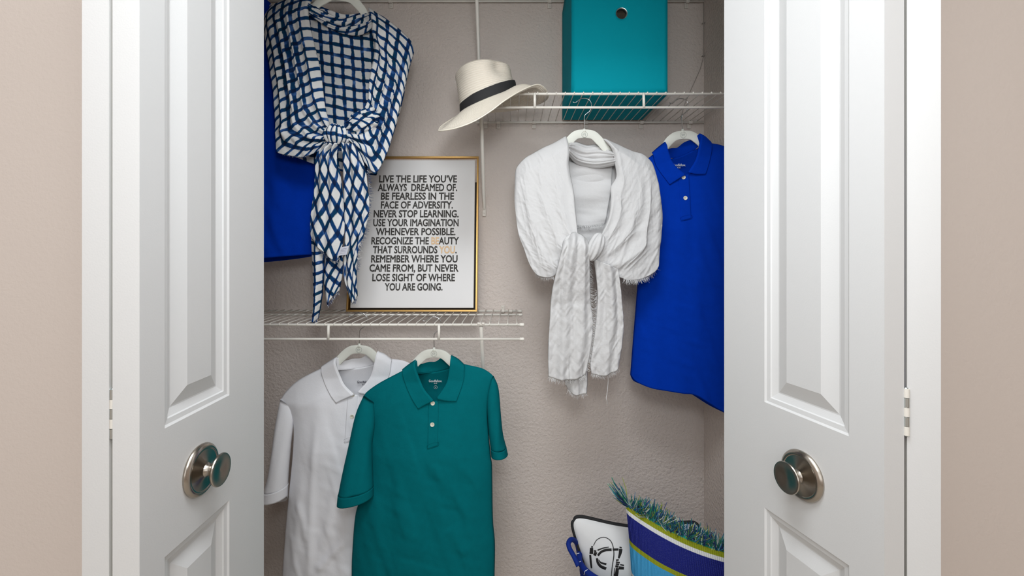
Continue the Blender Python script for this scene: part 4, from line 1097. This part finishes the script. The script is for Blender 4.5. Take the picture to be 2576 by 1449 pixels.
    fringe('fringe', edge3([(1560, 697), (1582, 702), (1610, 697), (1631, 687), (1648, 670)], [.045, .035, .0], Y0), np.array([(-.05, -.1, -1), (.3, -.1, -1)]), 130, .008, .018, .0004, M['fringe_white'], t, .28, 33)
    # knot: two lobes
    fo = lambda a, b: 0.045 * math.sin(9 * a + 1.3 * b) + 0.035 * math.sin(5 * a - 2 * b + 1)
    ellipsoid('knot', (1440, 622), 32, 30, 0.022, 0.058, Y0, C, t, fo, tilt=0.25)
    ellipsoid('knot', (1487, 622), 19, 36, 0.028, 0.064, Y0, C, t, fo, tilt=0.42)
    def tail(T, B, L, Rr, d0, pleats, sd, nu=60, nv=110):
        def df(U, V, px, py):
            return d0(V) + 0.012 * np.sin(math.pi * U) ** .6 + pleats[1] * np.sin(pleats[0] * math.pi * 2 * U + 1.6 * V + sd) * np.clip(1.1 - .4 * V, .3, 1) + .9 * crk(px, py, 88, sd)
        return sheet('tail', T, B, L, Rr, df, Y0, C, t, nu, nv, None, .002)
    tail([(1412, 606), (1438, 586), (1468, 600)], [(1377, 936), (1400, 942), (1435, 942), (1466, 934)], [(1412, 606), (1398, 661), (1385, 728), (1380, 797), (1376, 873), (1377, 936)], [(1468, 600), (1474, 676), (1479, 752), (1485, 813), (1479, 873), (1466, 934)], lambda V: .088 - .046 * np.clip(V * 2.4 - .15, 0, 1) - .045 * np.exp(-V * 26), (2.6, .0055), 51)
    tail([(1420, 860), (1445, 862), (1474, 860)], [(1428, 976), (1445, 985), (1472, 982)], [(1420, 860), (1416, 930), (1419, 955), (1428, 976)], [(1474, 860), (1474, 930), (1474, 960), (1472, 982)], lambda V: .020 + 0 * V, (1.5, .005), 53, 36, 50)
    tail([(1486, 650), (1510, 660), (1545, 676)], [(1482, 930), (1505, 934), (1531, 927), (1547, 918)], [(1486, 650), (1496, 728), (1495, 782), (1489, 843), (1480, 904), (1482, 930)], [(1545, 676), (1555, 752), (1560, 813), (1554, 873), (1547, 918)], lambda V: .050 - .014 * np.clip(V * 2.5, 0, 1), (2.0, .0055), 57)
    W = M['fringe_white']
    dn = np.array([(0, -.1, -1)] * 2)
    fringe('fringe', edge3([(1377, 936), (1400, 942), (1435, 942), (1466, 934)], .046, Y0), dn, 130, .006, .016, .0004, W, t, .3, 34)
    fringe('fringe', edge3([(1426, 974), (1445, 984), (1472, 981)], .024, Y0), dn, 70, .006, .016, .0004, W, t, .3, 35)
    fringe('fringe', edge3([(1482, 930), (1505, 934), (1531, 927), (1547, 918)], .040, Y0), np.array([(-.1, -.1, -1), (.3, -.1, -1)]), 110, .006, .015, .0004, W, t, .35, 36)
    fringe('fringe', edge3([(1475, 655), (1479, 752), (1485, 813), (1480, 873), (1468, 925)], .042, Y0), np.array([(.8, -.1, -.5)] * 2), 170, .006, .016, .0004, W, t, .3, 37)
    fringe('fringe', edge3([(1495, 728), (1495, 782), (1489, 843), (1480, 904)], .036, Y0), np.array([(-.8, -.1, -.5)] * 2), 110, .005, .013, .0004, W, t, .3, 38)
    th = MB(); th.tube([plane_pts(np.array(a), np.array(b), .034, Y0) for a, b in ((1523, 926), (1524, 950), (1522, 975), (1519, 992), (1523, 1008))], [.0006, .0006, .0007, .0009, .0006], 5); th.build('loose_thread', W, t)
    hanger(1470, 326, Y0, 'white hanger holding the white shawl', 'white slim hangers', arm=[(0, 10), (-22, 14), (-41, 32), (-58, 50), (-100, 66), (-150, 92)])
white_shawl()

# ================================================================== BASKET AND PILLOWS
def basket():
    cx, cy, zr, r, ky = 0.387, 1.305, 0.430, 0.200, 0.66
    t = thing('basket', (cx, cy, 0), 'round navy blue woven basket on the floor holding the pillows', 'basket')
    b = MB(); prof = []
    n = 120
    for i in range(n + 1):
        v = i / n; rr = r * (0.80 + 0.2 * v ** .8) + 0.0022 * math.sin(v * 40 * math.pi); prof.append((rr, zr * v + 0.002))
    ell = Matrix.Translation((cx, cy, 0)) @ Matrix.Diagonal((1, ky, 1, 1))
    b.lathe(prof, ell, 64, close_ends=False)
    bo = solid(b.build('basket_wall', M['basket'], t), 0.006, -1)
    m = MB(); m.lathe([(0.0005, 0.004), (r * .79, 0.004), (r * .79, 0.010), (0.0005, 0.010)], ell, 48); m.build('basket_base', M['basket'], t)
    m = MB(); m.tube([(cx + r * math.cos(a), cy + ky * r * math.sin(a), zr) for a in np.linspace(0, 2 * math.pi, 96, endpoint=False)], 0.008, 10, closed=True); ro = m.build('rim', M['basket'], t)
    for k in range(24):
        a = 2 * math.pi * k / 24 + .1; p = Vector((cx + r * math.cos(a), cy + ky * r * math.sin(a), zr)); o = Vector((math.cos(a), math.sin(a), 0)); tg_ = Vector((-math.sin(a), math.cos(a), 0))
        m = MB(); m.tube([p + o * .0086 + Vector((0, 0, -.006)), p + o * .0075 + Vector((0, 0, .005)) + tg_ * .003, p + Vector((0, 0, .0088)) + tg_ * .005], .0008, 5); m.build('stitch', M['stitch'], ro)
    for pts in ([P(1455, 1424, 1.262), P(1444, 1400, 1.275), P(1433, 1380, 1.285), P(1430, 1366, 1.295), P(1438, 1357, 1.31), P(1449, 1364, 1.335), P(1455, 1384, 1.375), P(1458, 1412, 1.41)],
                [(cx + r + .002, cy - .05, zr - .004), (cx + r + .010, cy - .055, zr - .03), (cx + r + .010, cy - .03, zr - .06), (cx + r + .010, cy + .03, zr - .06), (cx + r + .010, cy + .055, zr - .03), (cx + r + .002, cy + .05, zr - .004)]):
        m = MB(); m.tube([tuple(p) for p in curve([tuple(q) for q in pts], 40)], .0066, 10); m.build('handle', M['basket'], t)
basket()

def pillow_mesh(name, TL, TR, BR, BL, sag, th, material, parent, N=56, uv=True, wr=0.0, rnd=.0, seed=0):
    """soft square cushion: corners in 3D, edges drawn in by sag, two bulging faces"""
    TL, TR, BR, BL = [np.array(p, float) for p in (TL, TR, BR, BL)]
    nrm = np.cross(TR - TL, BL - TL); nrm /= np.linalg.norm(nrm)
    if nrm[1] > 0: nrm = -nrm
    u = np.linspace(0, 1, N + 1); U, V = np.meshgrid(u, u)
    U2 = U + 0; V2 = V + 0
    s = sag
    kr = rnd * (np.abs(2 * U - 1) * np.abs(2 * V - 1)) ** 7
    a = U + (0.5 - U) * 2 * s * np.sin(math.pi * V) * np.abs(2 * U - 1); b = V + (0.5 - V) * 2 * s * np.sin(math.pi * U) * np.abs(2 * V - 1)
    a = a + (.5 - a) * kr; b = b + (.5 - b) * kr
    p = ((1 - a) * (1 - b))[..., None] * TL + (a * (1 - b))[..., None] * TR + (a * b)[..., None] * BR + ((1 - a) * b)[..., None] * BL
    e = (np.sin(math.pi * U) * np.sin(math.pi * V)) ** 0.48
    w = wr * (rot_noise(U * 100, V * 100, 40, 40, 9, seed) + .6 * rot_noise(U * 100, V * 100, 130, 30, 8, seed + 1)) * np.clip(e * 1.5, 0, 1)
    f_ = p + nrm * (th * e + w)[..., None]; bk = p - nrm * (th * e)[..., None]
    v = np.vstack([f_.reshape(-1, 3), bk.reshape(-1, 3)]); n1 = (N + 1) ** 2
    f = gfaces(N, N) + gfaces(N, N, n1, True)
    uvs = np.vstack([np.stack([U, V], -1).reshape(-1, 2)] * 2)
    o = mesh(name, v, f, material, parent, uv=uvs)
    edge = [f_[0, j] for j in range(N + 1)] + [f_[i, N] for i in range(1, N + 1)] + [f_[N, j] for j in range(N - 1, -1, -1)] + [f_[i, 0] for i in range(N - 1, 0, -1)]
    return o, f_, nrm, edge, N

def white_pillow():
    t = thing('pillow', (0.36, 1.40, 0.03), 'white pillow with black piping and a black bridle drawing, stuck in the basket', 'pillow', 'pillows in the basket')
    TL = P(1418, 1282, 1.345); TR = P(1778, 1300, 1.345); BL = Vector((0.265, 1.30, 0.06)); BR = Vector((0.51, 1.30, 0.04))
    cv, g, nrm, edge, N = pillow_mesh('pillow_cover', TL, TR, BR, BL, 0.075, 0.055, M['pillow'], t, wr=.0022, rnd=.12, seed=4)
    m = MB(); m.tube([tuple(p) for p in edge], 0.0050, 8, closed=True); m.build('piping', M['black'], t)
    # drawing: black strokes laid on the cover, found by dropping straight back onto it
    from mathutils.bvhtree import BVHTree
    bv = BVHTree.FromPolygons([v.co[:] for v in cv.data.vertices], [p.vertices[:] for p in cv.data.polygons])
    zz = lambda x, y: (1400 + x * .1719, 1200 + y * .1719)
    def hit(px, py):
        o = Vector((0, 0, CZ)); d = (P(px, py, 1.4) - o).normalized(); h = bv.ray_cast(o, d); return h[0]
    def stroke(pts, w):
        c = curve(pts, 36); wd = np.interp(np.linspace(0, 1, len(c)), np.linspace(0, 1, len(w)), w)
        tn = np.gradient(c, axis=0); tn /= np.linalg.norm(tn, axis=1)[:, None] + 1e-9; nn = np.stack([-tn[:, 1], tn[:, 0]], 1); v = []; ok = True
        for i in range(len(c)):
            for s in (-.5, -.17, .17, .5):
                q = c[i] + nn[i] * wd[i] * s; h = hit(*zz(*q))
                if h is None: ok = False; break
                v.append(h + Vector(nrm) * .0010)
            if not ok: break
        k = len(v) // 4
        if k > 1: solid(mesh('drawing_stroke', v[:k * 4], gfaces(k - 1, 3), M['ink'], cv, smooth=True), .0006, 0)
    stroke([(540, 1000), (590, 915), (690, 878), (780, 920), (825, 1010), (838, 1140), (815, 1300), (800, 1449), (796, 1560)], [9, 9, 10, 12, 14, 12, 10, 10])
    stroke([(512, 1035), (508, 1120)], [46, 54]); stroke([(520, 1008), (518, 1030)], [22, 26])
    stroke([(492, 1138), (500, 1230), (512, 1330)], [28, 30, 22])
    stroke([(545, 1075), (582, 1082)], [18, 20]); stroke([(545, 1112), (585, 1128)], [50, 56])
    stroke([(600, 1068), (680, 1038), (765, 1022)], [18, 16, 10])
    stroke([(805, 1060), (720, 1066), (650, 1095), (605, 1145)], [40, 36, 32, 30]); stroke([(820, 1058), (905, 1056)], [32, 32])
    stroke([(590, 1185), (605, 1250), (650, 1305), (725, 1338)], [30, 36, 40, 40])
    stroke([(615, 1205), (650, 1250), (728, 1272)], [8, 24, 26])
    stroke([(920, 1022), (952, 1034)], [16, 18]); stroke([(938, 1050), (930, 1110), (908, 1185)], [50, 40, 24])
    stroke([(870, 1215), (910, 1208)], [24, 20]); stroke([(868, 1240), (925, 1250)], [20, 18]); stroke([(866, 1268), (915, 1275)], [22, 20])
    stroke([(860, 1300), (905, 1308)], [30, 34]); stroke([(910, 1325), (985, 1330)], [44, 40]); stroke([(930, 1278), (985, 1290)], [16, 20])
    stroke([(852, 1330), (838, 1440)], [12, 10]); stroke([(890, 1330), (880, 1400), (870, 1449), (880, 1540)], [44, 50, 60, 60])
white_pillow()

def striped_pillow():
    t = thing('pillow', (0.46, 1.22, 0.03), 'striped navy, lime and sky blue pillow with a shaggy fringe', 'pillow', 'pillows in the basket')
    TL = P(1574, 1266, 1.245); TR = Vector((0.622, 1.115, 0.553)); BL = Vector((0.295, 1.225, 0.12)); BR = Vector((0.55, 1.21, 0.06))
    cv, g, nrm, edge, N = pillow_mesh('pillow_cover', TL, TR, BR, BL, 0.05, 0.062, M['stripes'], t, wr=.001, seed=9)
    rr = np.random.RandomState(5); top = g[0]
    mb = MB(); mats = [M[k] for k in ('yarn_teal', 'yarn_navy', 'yarn_lime', 'yarn_white', 'yarn_green', 'yarn_blue')]
    upv = Vector(np.array(TL) - np.array(BL)).normalized()
    e = curve(top, 400)
    for kk in range(78):
        i = min(400, max(0, int(kk / 77 * 400 + rr.normal(0, 2)))); lean = rr.normal(0.12, .28); fw = rr.normal(-.1, .3); ln = rr.uniform(.026, .044)
        if kk < 4: lean, ln = -0.75, .060
        base = Vector(e[i])
        for s in range(17):
            p = base + Vector(rr.normal(0, .0028, 3)); d = (upv + Vector((lean, fw, 0)) + Vector(rr.normal(0, .16, 3))).normalized(); l_ = ln * rr.uniform(.7, 1.15)
            bend = Vector((rr.normal(0, .006), rr.normal(-.002, .005), rr.normal(-.003, .003)))
            mb.tube([p - d * .004, p + d * l_ * .5 + bend, p + d * l_ + bend * 1.2], [.0013, .0012, .0007], 3, False, mi=rr.choice(6, p=[.28, .2, .14, .14, .12, .12]))
    fo = mb.build('fringe', None, t, mats=mats); fo['kind'] = 'stuff'
striped_pillow()
